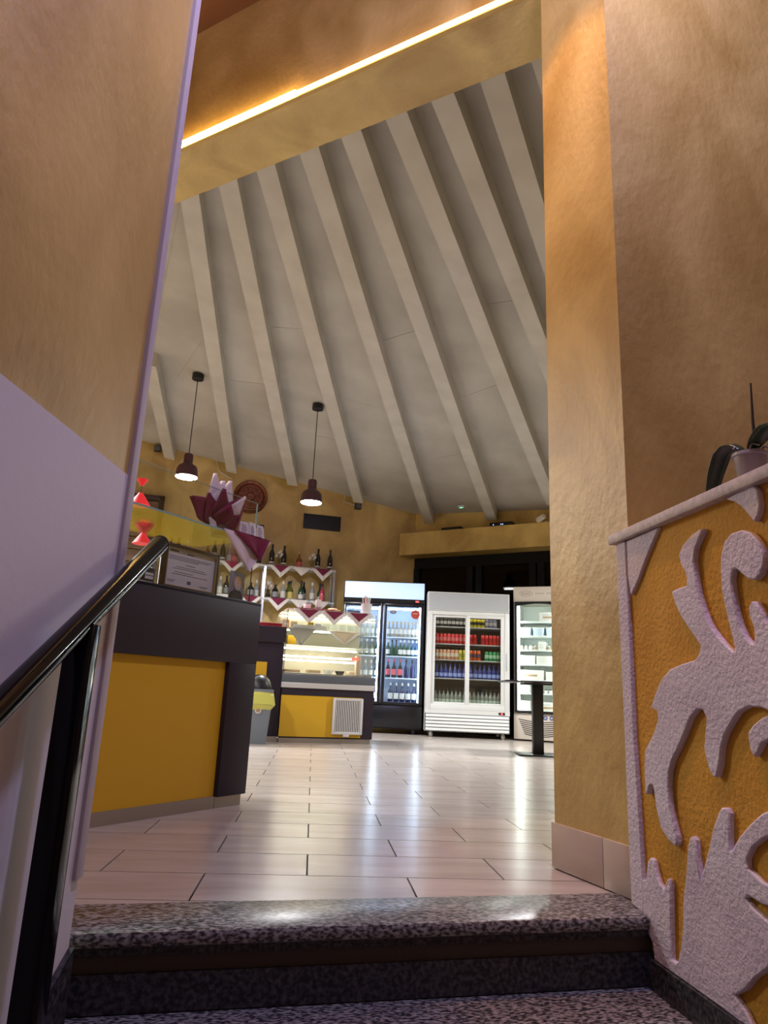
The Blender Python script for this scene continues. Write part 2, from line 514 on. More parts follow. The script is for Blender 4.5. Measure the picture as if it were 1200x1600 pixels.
STRIP = [(-0.019, 1.078), (0.042, 1.072), (0.043, 0.475), (0.056, 0.179), (0.059, 0.085), (0.056, -0.0), (-0.013, 0.006), (-0.015, 0.215), (-0.013, 0.472)]


def relief(name, poly, th, bev):
    o = MB().prism(poly, lambda a, b, d: (a, d, b), 0.001, -th).build(name, STUCCO_W, par)
    md = o.modifiers.new('bevel', 'BEVEL')
    md.width, md.segments, md.limit_method, md.angle_limit = bev, 2, 'ANGLE', R(50)
    return o


relief('relief_corner', CORNER, 0.012, 0.003)
relief('relief_leaf', TRI, 0.016, 0.004)
relief('relief_flame', FLAME, 0.018, 0.004)
relief('relief_leaf', SMALL, 0.016, 0.004)
relief('relief_grass', LOW, 0.016, 0.004)
relief('relief_border', STRIP, 0.014, 0.003)
# further leaves of the same relief beyond the picture's right edge
for dx in (0.62,):
    relief('relief_flame', [(min(a * 0.9 + dx, 1.7), b) for a, b in FLAME], 0.018, 0.003)
    relief('relief_grass', [(1.75, -0.1), (0.72, -0.1), (0.74, 0.05), (0.80, 0.2), (0.86, 0.06), (0.95, 0.28), (1.02, 0.08), (1.15, 0.32), (1.25, 0.07), (1.4, 0.25), (1.5, 0.05), (1.75, 0.2)], 0.016, 0.003)
MB().box(0.02, 0.55, -0.024, 0.0, -0.25, -0.10, 0.003).build('stair_skirting', GRANITE_D, par)
MB().prism([(0.55, -0.10), (1.75, -0.75), (1.75, -1.0), (0.5, -0.4)], lambda a, b, d: (a, d, b), 0.0, -0.024).build('stair_skirting', GRANITE_D, par)

# ------------------------------------------------------------------ header beam with warm LED strip
HB = Frame((-1.164, 4.209), 124.4)   # local x to the right and nearer, local y (left) = away from the viewer
hb = struct(MB().box(-5.9, 3.5, 0.0, 0.375, 4.10, 5.35).build('ceiling_beam', GOLD, None, (-1.164, 4.209, 0), HB.rz),
            'gold painted deep beam across the ceiling')
led = tag(empty('led_strip', HB.w(0, 0, 4.10), HB.rz), 'glowing warm LED strip along the lower edge of the gold beam', 'light strip')
MB().box(-2.0, 2.6, -0.026, 0.0, -0.001, 0.008).build('channel', mat('channel_gold', (0.55, 0.36, 0.10), 0.45, 0.2), led)
MB().box(-2.0, 1.02, -0.048, -0.022, 0.008, 0.034).build('light_bar', LEDCORE, led)
MB().box(1.03, 2.6, -0.044, -0.026, 0.008, 0.026).build('light_bar', LED, led)

# ------------------------------------------------------------------ ceilings, rafters
cl_h = MB().prism([(-6.2, 7.8), (1.9, 2.24), (4.3, 2.9), (4.3, -4.1), (-6.2, -4.1)], lambda a, b, d: (a, b, d), 5.11, 5.2)
struct(cl_h.build('ceiling_hall', BROWN))
ceil = MB().prism([(-6.2, 7.75), (1.8, 2.3), (7.2, 3.2), (7.2, 8.4), (1.6, 12.5), (-6.2, 11.2)],
                  lambda a, b, d: (a, b, roofz(a, b) + d), 0.02, 0.10).build('ceiling', CEILW)
struct(ceil, 'sloping white ceiling with fanned rafters')
RAF = [((-3.55, 11.2), (-3.2, 8.3)),
       ((-2.613, 11.388), (-2.345, 8.712)), ((-1.587, 11.427), (-1.325, 5.380)), ((-0.567, 11.449), (-0.964, 5.098)),
       ((0.564, 11.630), (-0.643, 4.798)), ((1.889, 12.106), (-0.292, 4.560)), ((2.772, 11.166), (0.009, 4.308)),
       ((3.424, 10.044), (0.324, 4.092)), ((4.10, 9.75), (0.612, 3.867)), ((4.6, 9.9), (0.903, 3.654)), ((5.0, 9.3), (1.18, 3.44))]
RD = 0.19
for i, (a, b) in enumerate(RAF):
    a, b = Vector(a), Vector(b)
    d = (b - a).normalized()
    b2 = b + d * 0.35
    if i < 5:
        a2 = a - d * 0.0
    else:
        a2 = a - d * 0.05
    n = Vector((-d.y, d.x)) * 0.085
    vs = []
    for p in (a2, b2):
        for s in (-1, 1):
            q = p + n * s
            for dz in (-RD, 0.03):
                vs.append((q.x, q.y, roofz(q.x, q.y) + dz))
    MB().add(vs, [(0, 1, 3, 2), (4, 6, 7, 5), (0, 4, 5, 1), (2, 3, 7, 6), (0, 2, 6, 4), (1, 5, 7, 3)]).build('rafter', RAFT, ceil)
# ceiling boards between the rafters
for i in range(len(RAF) - 1):
    (a, b), (c, d) = [(Vector(p), Vector(q)) for p, q in RAF[i:i + 2]]
    da, dc = (b - a).normalized(), (d - c).normalized()
    cuts = [0.0, 0.34, 0.67, 1.0] if i % 2 else [0.0, 0.5, 1.0]
    a0, b0, c0_, d0_ = a - da * 0.9, b + da * 0.3, c - dc * 0.9, d + dc * 0.3
    for t0, t1 in zip(cuts[:-1], cuts[1:]):
        e = 0.0004
        q = [a0.lerp(b0, t0 + e), c0_.lerp(d0_, t0 + e), c0_.lerp(d0_, t1 - e), a0.lerp(b0, t1 - e)]
        MB().prism([(p.x, p.y) for p in q], lambda x, y, z: (x, y, roofz(x, y) + z), 0.0, 0.018).build('ceiling_board', CEILW, ceil)

# ------------------------------------------------------------------ back walls of the bar
W1 = Frame((1.603, 12.118), 80)


def cutwall(name, p, q, th, m, zb=-0.1, ex=0.05):
    """upright wall from p to q, its top cut along the roof"""
    p, q = Vector(p), Vector(q)
    n = Vector((-(q - p).y, (q - p).x)).normalized() * th
    vs = []
    for s in (p, q, q + n, p + n):
        vs.append((s.x, s.y, zb))
        vs.append((s.x, s.y, roofz(s.x, s.y) + ex))
    return struct(MB().add(vs, [(0, 2, 3, 1), (2, 4, 5, 3), (4, 6, 7, 5), (6, 0, 1, 7), (0, 6, 4, 2), (1, 3, 5, 7)]).build(name, m))


cutwall('wall_back', W1.w(-7.6, 0)[:2], W1.w(0.06, 0)[:2], 0.25, GOLD)
W2 = Frame((1.603, 12.118), 125)
L2 = 6.6
# strip of wall above the window, and the boxed beam in front of it
o = MB()
vs = []
for x, y in ((-0.05, 0.02), (L2, 0.02), (L2, 0.25), (-0.05, 0.25)):
    p = W2.w(x, y)
    vs += [(p[0], p[1], 2.89), (p[0], p[1], roofz(p[0], p[1]) + 0.05)]
struct(o.add(vs, [(0, 2, 3, 1), (2, 4, 5, 3), (4, 6, 7, 5), (6, 0, 1, 7), (0, 6, 4, 2), (1, 3, 5, 7)]).build('wall_window', GOLD))
struct(MB().box(-0.10, L2, -0.33, 0.02, 2.885, 3.27).build('window_beam', GOLD, None, W2.w(0, 0), W2.rz),
       'gold boxed beam above the dark window')
win = struct(empty('window_1', W2.w(0, 0), W2.rz))
WINF = mat('window_frame_dark', (0.006, 0.007, 0.012), 0.5, spec=0.15)
MB().box(0.0, L2, 0.02, 0.10, 2.70, 2.89).build('window_frame', WINF, win)
MB().box(0.0, L2, 0.02, 0.10, 0.0, 0.12).build('window_frame', WINF, win)
for x in (0.02, 1.02, 1.18, 2.10, 2.24, 3.2, 4.2, 5.2):
    MB().box(x, x + 0.11, 0.0, 0.10, 0.12, 2.70).build('mullion', WINF, win)
for a, b in ((0.13, 1.02), (1.29, 2.10), (2.35, 3.2), (3.31, 4.2), (4.31, 5.2), (5.31, L2)):
    MB().box(a, b, 0.045, 0.052, 0.12, 2.70).build('pane', GLASSD, win)
struct(MB().box(0, L2, 0.6, 0.7, -0.1, 3.0).build('night_backing', mat('night_dark', (0.006, 0.006, 0.009), 0.8, spec=0.0), None, W2.w(0, 0), W2.rz))  # added dark sheet standing in for the night behind the panes
# unseen sides that close the bar and the hall
struct(MB().box(-6.2, -6.0, 1.0, 11.2, -0.1, 5.6).build('wall_far_left', GOLD))
struct(MB().box(7.0, 7.2, 3.0, 8.6, -0.1, 4.4).build('wall_far_right', GOLD))
struct(MB().prism([(-0.70, 1.78), (-6.0, 0.85), (-6.0, 1.05), (-0.72, 1.98)], lambda a, b, d: (a, b, d), -0.1, 5.11).build('wall_front_left', GOLD))
struct(MB().prism([(4.2, 2.8), (7.1, 3.3), (7.1, 3.1), (4.2, 2.6)], lambda a, b, d: (a, b, d), -0.1, 5.11).build('wall_front_right', GOLD))
struct(MB().box(4.2, 4.4, -4, 2.9, -1, 5.11).build('wall_hall_right', GOLD))
struct(MB().box(-3, 4.4, -4.2, -4.0, -1, 5.11).build('wall_hall_back', GOLD))
# ------------------------------------------------------------------ handrail
hr = tag(empty('handrail', (-0.466, 1.484, -0.348)), 'glossy black tubular handrail with square post beside white dado', 'handrail')
ra, rb = Vector((-0.485, 1.195, 0.523)), Vector((-0.437, 1.917, 0.932))
o3 = Vector((-0.466, 1.484, -0.348))
rdv = (rb - ra)
MB().tube([ra - rdv * 1.9 - o3, ra - o3, rb - o3], 0.0235, 20).build('rail', BLACKGLOSS, hr)
e = rb - o3
dn = rdv.normalized()
MB().tube([e - dn * 0.002, e + dn * 0.006, e + dn * 0.012], [0.0245, 0.0235, 0.017], 20).build('end_cap', BLACKGLOSS, hr)
MB().box(-0.026, 0.026, -0.026, 0.026, 0.0, 1.025, 0.003).build('post', BLACKGLOSS, hr)
MB().box(-0.045, 0.045, -0.045, 0.045, 0.0, 0.012, 0.003).build('foot_plate', BLACKGLOSS, hr)
for s in (-1.25,):
    q = ra + rdv * s - o3
    MB().box(q.x - 0.026, q.x + 0.026, q.y - 0.026, q.y + 0.026, -0.52, q.z - 0.01).build('post', BLACKGLOSS, hr)

# ------------------------------------------------------------------ orchid pot on the parapet
op = tag(empty('potted_orchid', (1.055, 1.585, 1.107)), 'orchid with dark bare stem in clear pot on the parapet cap', 'plant')
MB().lathe([(0.026, 0.0), (0.029, 0.004), (0.039, 0.072), (0.043, 0.074), (0.042, 0.082), (0.037, 0.080), (0.027, 0.012), (0.0, 0.010)], 20).build('pot', mat('pale_pot', (0.34, 0.30, 0.31), 0.3), op)
MB().lathe([(0.0, 0.011), (0.026, 0.013), (0.035, 0.070), (0.0, 0.078)], 14).build('bark', mat('bark', (0.09, 0.06, 0.05), 0.9, color2=(0.22, 0.17, 0.15), scale=60, bump=1.0, bscale=90), op)
MB().tube([(0.004, -0.02, 0.07), (0.004, -0.018, 0.16), (0.004, -0.024, 0.265)], [0.0045, 0.0038, 0.0022], 8).build('flower_stem', STEM, op)
MB().tube([(0.010, -0.022, 0.06), (0.008, -0.021, 0.125)], 0.0022, 6).build('support_clip', OFFW, op)


def leaf(pts, width, cup=0.2):
    pts = [Vector(p) for p in pts]

    def fn(u, v):
        k = u * (len(pts) - 1)
        i = min(int(k), len(pts) - 2)
        p = pts[i].lerp(pts[i + 1], k - i)
        d = (pts[i + 1] - pts[i]).normalized()
        side_ = Vector((1, 0.25, 0)).normalized()
        wd = width * (math.sin(math.pi * min(max(0.1 + 0.85 * u, 0), 1)) ** 0.6)
        up = side_.cross(d)
        s = v * 2 - 1
        return p + side_ * s * wd + up * (abs(s) ** 2) * wd * cup
    return fn


def thick(o, t):
    md = o.modifiers.new('solid', 'SOLIDIFY')
    md.thickness = t
    return o


thick(MB().grid(leaf([(-0.015, -0.01, 0.085), (-0.018, 0.02, 0.116), (-0.022, 0.055, 0.124), (-0.026, 0.09, 0.108), (-0.03, 0.115, 0.068), (-0.032, 0.135, 0.02), (-0.033, 0.142, 0.004)], 0.030, -0.3), 16, 6).build('leaf', LEAF, op), 0.002)
thick(MB().grid(leaf([(0.0, -0.01, 0.085), (0, -0.04, 0.100), (0, -0.08, 0.115), (0, -0.12, 0.11), (0, -0.15, 0.08)], 0.03, -0.3), 12, 6).build('leaf', LEAF, op), 0.002)
for k in range(5):
    a = k * 1.3
    MB().tube([(0.02 * math.cos(a), 0.02 * math.sin(a), 0.075), (0.035 * math.cos(a + .4), 0.035 * math.sin(a + .4), 0.098), (0.05 * math.cos(a + .7), 0.05 * math.sin(a + .7), 0.088)], [0.003, 0.003, 0.002], 6).build('root', mat('root', (0.28, 0.24, 0.22), 0.7), op)

# ------------------------------------------------------------------ near counter
CF = Frame((-0.344, 3.792), 36.5)
ct = tag(empty('bar_counter', CF.w(0, 0), CF.rz), 'plum bar counter with recessed yellow panel behind the handrail', 'counter')
MB().box(-2.1, 0.045, 0.02, 0.62, 0.055, 0.99).build('body', PLUM, ct)
MB().box(-2.1, 0.045, -0.018, 0.02, 0.685, 1.0, 0.002).build('top_band', PLUM, ct)
MB().box(-0.155, 0.045, -0.018, 0.02, 0.052, 0.685, 0.002).build('end_post', PLUM, ct)
MB().box(-2.1, -0.155, 0.010, 0.02, 0.055, 0.685).build('panel', YELLOW, ct)
MB().box(-2.1, -0.156, 0.0, 0.02, 0.0, 0.055).build('kickboard', KICK, ct)
MB().box(-0.153, 0.030, 0.0, 0.02, 0.0, 0.052).build('kickboard', KICK, ct)
MB().box(-2.1, 0.045, -0.018, 0.62, 0.985, 1.003, 0.002).build('worktop', PLUM, ct)
gc = tag(empty('glass_counter_case', CF.w(0, 0, 1.003), CF.rz), 'clear glass display case standing on the plum bar counter', 'display case')
MB().box(-1.6, -0.006, 0.022, 0.028, 0.0, 0.335).build('front_pane', GLASS, gc)
MB().box(-0.012, -0.006, 0.03, 0.50, 0.0, 0.335).build('end_pane', GLASS, gc)
MB().box(-1.6, 0.0, 0.015, 0.50, 0.336, 0.345).build('top_pane', GLASSG, gc)
EDGEG = mat('glass_edge', (0.25, 0.42, 0.36), 0.15, emit=None)
MB().box(-1.6, 0.0, 0.012, 0.015, 0.336, 0.345).build('glass_edge', EDGEG, gc)
MB().box(-0.012, -0.008, 0.022, 0.026, 0.0, 0.335).build('glass_edge', BLACK, gc)
gs = tag(empty('glass_guard', CF.w(0, 0, 1.349), CF.rz), 'clear glass sneeze guard on top of the glass counter case', 'glass guard')
MB().box(-1.6, 0.075, 0.10, 0.106, 0.0, 0.228).build('pane', GLASS, gs)
MB().box(-1.6, 0.075, 0.0995, 0.1065, 0.228, 0.230).build('edge', EDGEG, gs)
MB().box(0.074, 0.078, 0.0995, 0.1065, 0.0, 0.230).build('edge', EDGEG, gs)
MB().box(0.0, 0.078, 0.08, 0.13, -0.003, 0.0).build('foot', GLASS, gs)

# certificate and other frames behind the glass
ce = tag(empty('certificate', CF.w(-0.385, 0.085, 1.004), CF.rz), 'framed paper certificate in dark wooden frame on the counter', 'certificate')
for a, b, c, d in ((-0.185, -0.163, 0.0, 0.222), (0.163, 0.185, 0.0, 0.222), (-0.163, 0.163, 0.0, 0.02), (-0.163, 0.163, 0.202, 0.222)):
    MB().box(a, b, -0.010, 0.012, c, d, 0.002).build('frame', WOODD, ce)
MB().box(-0.170, 0.170, 0.004, 0.010, 0.012, 0.212).build('sheet', PAPER, ce)
BRASS = mat('brass_lip', (0.34, 0.26, 0.14), 0.4, 0.6)
for a, b, c, d in ((-0.166, -0.161, 0.018, 0.206), (0.161, 0.166, 0.018, 0.206), (-0.161, 0.161, 0.018, 0.022), (-0.161, 0.161, 0.20, 0.204)):
    MB().box(a, b, -0.012, 0.0, c, d).build('inner_lip', BRASS, ce)
pm = MB()
for (a, b, z, t) in ((-0.14, -0.085, 0.188, 0.008), (-0.03, 0.02, 0.184, 0.006), (-0.145, 0.14, 0.166, 0.0025), (-0.145, 0.12, 0.158, 0.0025), (-0.145, 0.05, 0.150, 0.0025),
                     (-0.03, 0.03, 0.130, 0.003), (-0.09, 0.10, 0.116, 0.0025), (-0.11, 0.11, 0.107, 0.0025), (-0.10, 0.02, 0.090, 0.0025), (-0.115, 0.12, 0.080, 0.0025),
                     (-0.14, -0.09, 0.048, 0.0025), (-0.14, -0.10, 0.041, 0.0025), (-0.012, 0.012, 0.040, 0.016), (0.07, 0.13, 0.040, 0.003), (0.08, 0.12, 0.034, 0.0025)):
    pm.box(a, b, 0.0034, 0.0042, z, z + t)
pm.build('print', INK, ce)
bf = tag(empty('notice_frame', CF.w(-0.655, 0.085, 1.004), CF.rz), 'small black framed notice behind the handrail end', 'notice')
MB().box(-0.06, 0.05, 0.0, 0.012, 0.0, 0.085, 0.002).build('frame', BLACK, bf)
MB().box(-0.005, 0.042, -0.002, 0.0, 0.048, 0.060).build('print', PAPER, bf)
MB().box(-0.005, 0.042, -0.002, 0.0, 0.030, 0.044).build('print', PAPER, bf)
pb = MB()
for k in range(9):
    pb.box(-0.05 + k * 0.0105, -0.043 + k * 0.0105, -0.002, 0.0, 0.010, 0.019)
pb.build('print', PAPER, bf)
ph = tag(empty('portrait_photo', CF.w(-0.075, 0.060, 1.004), CF.rz), 'portrait photo of bald person in dark shirt behind the glass', 'photo')
MB().box(-0.056, 0.056, 0.0, 0.003, 0.0, 0.155).build('card', mat('photo_grey', (0.22, 0.22, 0.27), 0.5), ph)


def ell(cx, cz, a, b, n=18):
    return [(cx + a * math.cos(2 * math.pi * k / n), cz + b * math.sin(2 * math.pi * k / n)) for k in range(n)]


MB().prism([(-0.050, 0.002), (0.048, 0.002), (0.045, 0.035), (0.030, 0.055), (-0.02, 0.057), (-0.048, 0.04)], lambda a, b, d: (a, d, b), -0.003, 0.0).build('shirt', mat('photo_navy', (0.01, 0.013, 0.03), 0.6), ph)
MB().prism(ell(0.003, 0.094, 0.028, 0.038), lambda a, b, d: (a, d, b), -0.004, 0.0).build('face', mat('photo_skin', (0.60, 0.36, 0.27), 0.5), ph)
MB().prism(ell(0.003, 0.070, 0.020, 0.014), lambda a, b, d: (a, d, b), -0.005, 0.0).build('beard', mat('photo_beard', (0.42, 0.38, 0.36), 0.5), ph)

# menu cards on the case
for k, (u, tilt, dz, lab) in enumerate(((-0.02, -0.25, 0.10, 'folded white menu card with dark stripe on glass case'), (0.035, 0.1, 0.105, 'upright white menu card leaning on the glass guard'), (0.085, 0.0, 0.10, 'rightmost white printed menu card on glass case'))):
    mc = tag(empty('menu_card', CF.w(u, 0.085 - 0.012 * k, 1.349), CF.rz + tilt), lab, 'menu card', 'menu cards on the glass case')
    MB().prism([(-0.035, 0.0), (0.035, 0.0), (0.022, dz), (-0.032, dz)], lambda a, b, d: (a, d + b * 0.12, b), 0.0, 0.002).build('card', PAPER, mc)
    pr_ = MB()
    for j in range(6):
        zz = 0.02 + j * 0.012
        pr_.box(-0.022, 0.012 - 0.004 * (j % 3), zz * 0.12 - 0.0012, zz * 0.12 - 0.0004, zz, zz + 0.003)
    pr_.build('print', INK if k else BURG, mc)

# burgundy and white tissue bouquet
bq = tag(empty('tissue_bouquet', CF.w(-0.13, 0.17, 1.349), CF.rz), 'burgundy and white tissue paper bouquet on glass counter case', 'bouquet')
TISW = mat('tissue_white', (0.66, 0.58, 0.58), 0.8)


def petal(tip, width, m, base=(0, 0, 0.03), fold=0.35, curl=0.0, name='tissue_petal'):
    b, t = Vector(base), Vector(tip)
    d = t - b
    sd = d.cross(Vector((0, 1, 0))).normalized()
    nn = sd.cross(d).normalized()

    def fn(u, v):
        s = v * 2 - 1
        wd = width * 1.25 * min((u + 0.12) / 0.66, (1.02 - u) / 0.46)
        c = b + d * u + Vector((0, 0, 1)) * curl * math.sin(math.pi * u)
        ripple = 0.12 * width * math.sin(9 * v + 4 * u)
        return c + sd * s * wd + nn * (abs(s) * fold * width * (0.4 + u) + ripple)
    return thick(MB().grid(fn, 12, 8).build(name, m, bq), 0.0012)


petal((-0.235, -0.03, 0.165), 0.062, BURG, curl=0.02)
petal((-0.145, -0.06, 0.200), 0.060, BURG, curl=-0.01)
petal((-0.065, -0.09, 0.235), 0.058, BURG)
petal((0.060, -0.09, 0.215), 0.060, BURG)
petal((0.170, -0.02, 0.225), 0.060, BURG, curl=-0.03)
petal((-0.02, -0.10, 0.15), 0.075, BURG)
petal((0.07, -0.08, 0.12), 0.060, BURG)
petal((-0.075, -0.02, 0.335), 0.062, TISW)
petal((-0.020, -0.03, 0.305), 0.066, TISW)
petal((0.035, -0.03, 0.320), 0.062, TISW)
petal((0.070, -0.11, 0.225), 0.040, TISW)
petal((-0.115, -0.05, 0.075), 0.035, TISW, curl=-0.02)
petal((-0.08, -0.07, 0.02), 0.03, TISW, base=(-0.06, 0, 0.06))
MB().lathe([(0.0, 0.0), (0.045, 0.0), (0.055, 0.03), (0.035, 0.06), (0.0, 0.06)], 14).build('base', mat('gift_base', (0.10, 0.06, 0.03), 0.5), bq)

# cloth with burgundy overlay draped over the case corner
dc = tag(empty('draped_cloth', CF.w(0, 0, 1.349), CF.rz), 'white and burgundy cloth corner draped over the glass counter case', 'cloth')


def drape(pts, m, y0, name, top):
    """triangle hanging in front, its upper edge folded back over the top"""
    (a, b, c) = pts

    def fn(u, v):
        e0 = Vector((a[0], 0, a[1])).lerp(Vector((b[0], 0, b[1])), u)
        tip = Vector((c[0], 0, c[1]))
        p = e0.lerp(tip, v)
        return (p.x, y0 - 0.012 * math.sin(7 * u) * (0.3 + v) - 0.006 * v, p.z)
    mb = MB().grid(fn, 10, 8)

    def ft(u, v):
        x = a[0] + (b[0] - a[0]) * u
        return (x * (1 - 0.5 * v), y0 + top * v, a[1] + (b[1] - a[1]) * u + 0.003 - 0.012 * math.sin(7 * u) * 0.0 * (1 - v))
    mb.grid(ft, 8, 2)
    return thick(mb.build(name, m, dc), 0.0015)


drape(((-0.270, 0.0), (0.100, 0.0), (-0.075, -0.192)), TISW, 0.002, 'white_cloth', 0.10)
drape(((-0.205, 0.003), (0.075, 0.003), (-0.005, -0.118)), BURG, -0.012, 'burgundy_cloth', 0.09)

# glowing red cones standing in for lamp reflections in the case glass
for (u, v, z, s, lab) in ((-0.36, 0.5, 1.285, 1.0, 'small red lamp reflection modelled as a cone, low beside wooden panel'), (-0.37, 0.55, 1.50, 1.15, 'larger red lamp reflection modelled as a cone, higher beside wooden panel')):
    rl = tag(empty('red_lamp_reflection', CF.w(u, v, z), 0), lab, 'lamp reflection', 'red lamp reflections modelled behind the glass case')
    MB().lathe([(0.052 * s, 0.0), (0.010 * s, 0.062 * s), (0.0, 0.064 * s)], 20).build('shade', mat('red_reflection_glow', (0.6, 0.01, 0.02), 0.5, emit=(1.0, 0.03, 0.04), es=0.55), rl)
    MB().tube([(0, 0, 0.06 * s), (0, 0, 0.105 * s)], 0.002, 6).build('cord', BLACK, rl)
    MB().lathe([(0.008 * s, 0.10 * s), (0.026 * s, 0.13 * s), (0.0, 0.131 * s)], 16).build('reflection_cup', mat('red_reflection_glow', (0.6, 0.01, 0.02)), rl)

# ------------------------------------------------------------------ far counter, display case
DF = Frame((-0.372, 8.123), 77)
fc = tag(empty('side_counter', DF.w(0, 0), DF.rz), 'plum side counter left of the lit food display', 'counter')
MB().box(-1.9, 0.022, 0.03, 0.60, 0.06, 1.22).build('body', PLUM, fc)
MB().box(-1.9, 0.028, -0.01, 0.62, 1.07, 1.245, 0.003).build('worktop', PLUM, fc)
MB().box(-1.9, -0.155, 0.015, 0.03, 0.10, 0.85).build('panel', YELLOW, fc)
MB().box(-1.9, 0.02, 0.02, 0.05, 0.0, 0.06).build('kickboard', KICK, fc)
rs = tag(empty('red_folders', DF.w(-0.12, 0.25, 1.245), DF.rz), 'stack of red folders lying on the side counter', 'folders')
for k in range(4):
    MB().box(-0.16 + 0.01 * k, 0.12 + 0.006 * (k % 2), -0.12, 0.10, 0.013 * k, 0.013 * k + 0.011, 0.002).build('folder', mat('red_cover', (0.42, 0.015, 0.03), 0.5), rs)

fd = tag(empty('food_display', DF.w(0, 0), DF.rz), 'lit glass food display on plum and yellow base', 'display case')
W_ = 1.10
MB().box(0.035, W_, 0.012, 0.70, 0.05, 0.585).build('base_cabinet', PLUM, fd)
MB().box(0.03, 0.965, 0.0, 0.012, 0.065, 0.505).build('panel', YELLOW, fd)
MB().box(0.965, W_, -0.004, 0.012, 0.055, 0.585).build('end_post', PLUM, fd)
MB().box(0.03, 0.965, -0.004, 0.012, 0.507, 0.585).build('rail', PLUM, fd)
MB().box(0.032, W_ - 0.02, 0.006, 0.02, 0.0, 0.05).build('kickboard', KICK, fd)
MB().box(0.022, W_ + 0.005, -0.02, 0.70, 0.585, 0.645, 0.004).build('steel_strip', mat('pale_strip', (0.60, 0.60, 0.58), 0.35, 0.2), fd)
MB().box(0.022, W_ + 0.005, -0.02, 0.70, 0.647, 0.735, 0.004).build('grey_band', GREYB, fd)
gr = MB().box(0.625, 0.965, -0.022, 0.0, 0.10, 0.495).build('vent_grille', mat('vent_back', (0.05, 0.05, 0.05), 0.6), fd)
for a, b, c, d in ((0.618, 0.650, 0.10, 0.495), (0.94, 0.972, 0.10, 0.495), (0.65, 0.94, 0.10, 0.128), (0.65, 0.94, 0.467, 0.495), (0.75, 0.82, 0.075, 0.10)):
    MB().box(a, b, -0.034, -0.018, c, d, 0.003).build('grille_frame', OFFW, gr)
for k in range(14):
    x = 0.658 + k * 0.0205
    MB().box(x, x + 0.010, -0.030, -0.018, 0.128, 0.467).build('grille_slat', OFFW, gr)
# glass body
for a, b, c, d in ((0.03, W_ - 0.005, 0.0, 0.006), (0.03, 0.036, 0.006, 0.66), (W_ - 0.011, W_ - 0.005, 0.006, 0.66)):
    MB().box(a, b, c, d, 0.735, 1.448).build('pane', GLASS, fd)
MB().box(0.03, W_ - 0.005, 0.0, 0.66, 1.450, 1.458).build('top_pane', GLASS, fd)
for x in (0.032, W_ - 0.009):
    MB().box(x - 0.003, x + 0.003, -0.003, 0.003, 0.735, 1.45).build('glass_edge', mat('edge_dark', (0.05, 0.06, 0.06), 0.3), fd)
MB().box(0.036, W_ - 0.011, 0.645, 0.66, 0.735, 1.448).build('back_panel', mat('case_back', (0.60, 0.56, 0.46), 0.4), fd)
for z, y0 in ((1.245, 0.18), (1.065, 0.12)):
    MB().box(0.04, W_ - 0.015, y0, 0.64, z - 0.006, z).build('glass_shelf', mat('frosted_shelf', (0.62, 0.66, 0.62), 0.3), fd)
for z, y0 in ((1.015, 0.10), (0.935, 0.30), (0.885, 0.12), (1.225, 0.175)):
    MB().box(0.04, 0.90, y0, y0 + 0.02, z, z + 0.018).build('light_bar', STRIPW, fd)
MB().box(0.04, W_ - 0.02, 0.05, 0.64, 0.735, 0.75).build('steel_floor', STEEL, fd)
MB().box(0.05, W_ - 0.02, 0.62, 0.63, 1.43, 1.438).build('light_bar', STRIPW, fd)
MB().box(0.84, 0.92, 0.09, 0.10, 0.925, 0.955).build('thermometer', LEDRED, fd)
MB().box(0.90, 0.96, 0.10, 0.16, 0.75, 0.98, 0.01).build('bracket', BEIGE, fd)

# food inside the case
for k, (x, wd, h_, m, nm, lab) in enumerate(((0.16, 0.20, 0.03, CARD, 'pastry_tray', 'low tray of pastries at the left of the lit display'),
                                            (0.42, 0.16, 0.035, CARD, 'cake', 'flat brown cake in the middle of the lit display'),
                                            (0.60, 0.14, 0.05, OFFW, 'bowl', 'white square bowl on the lit display floor'),
                                            (0.74, 0.12, 0.045, BLACK, 'bowl', 'dark round bowl on the lit display floor'),
                                            (0.90, 0.16, 0.04, BEIGE, 'bread', 'pale loaf at the right of the lit display floor'))):
    it = tag(empty(nm, DF.w(x, 0.22, 0.751), DF.rz), lab, nm.replace('_', ' '))
    if nm == 'bowl':
        MB().lathe([(wd * 0.3, 0.0), (wd * 0.5, h_), (wd * 0.46, h_), (wd * 0.27, 0.008), (0, 0.008)], 14).build('dish', m, it)
        MB().lathe([(0, 0.008), (wd * 0.4, 0.02), (0, 0.04)], 10).build('filling', CARD, it)
    else:
        MB().box(-wd / 2, wd / 2, -0.1, 0.1, 0, 0.008, 0.002).build('tray', OFFW, it)
        MB().box(-wd / 2 + 0.01, wd / 2 - 0.01, -0.09, 0.09, 0.008, 0.008 + h_, 0.01).build('crust', m, it)
for k, (x, z, lab) in enumerate(((0.15, 1.066, 'small yellow box under the left shelf of lit display'),)):
    it = tag(empty('yellow_box', DF.w(x, 0.3, z), DF.rz), lab, 'box')
    MB().box(-0.05, 0.05, -0.04, 0.04, 0, 0.11, 0.002).build('carton', YELLOW, it)
    MB().box(-0.052, 0.052, -0.042, 0.042, 0.088, 0.112, 0.002).build('lid', YELLOW, it)
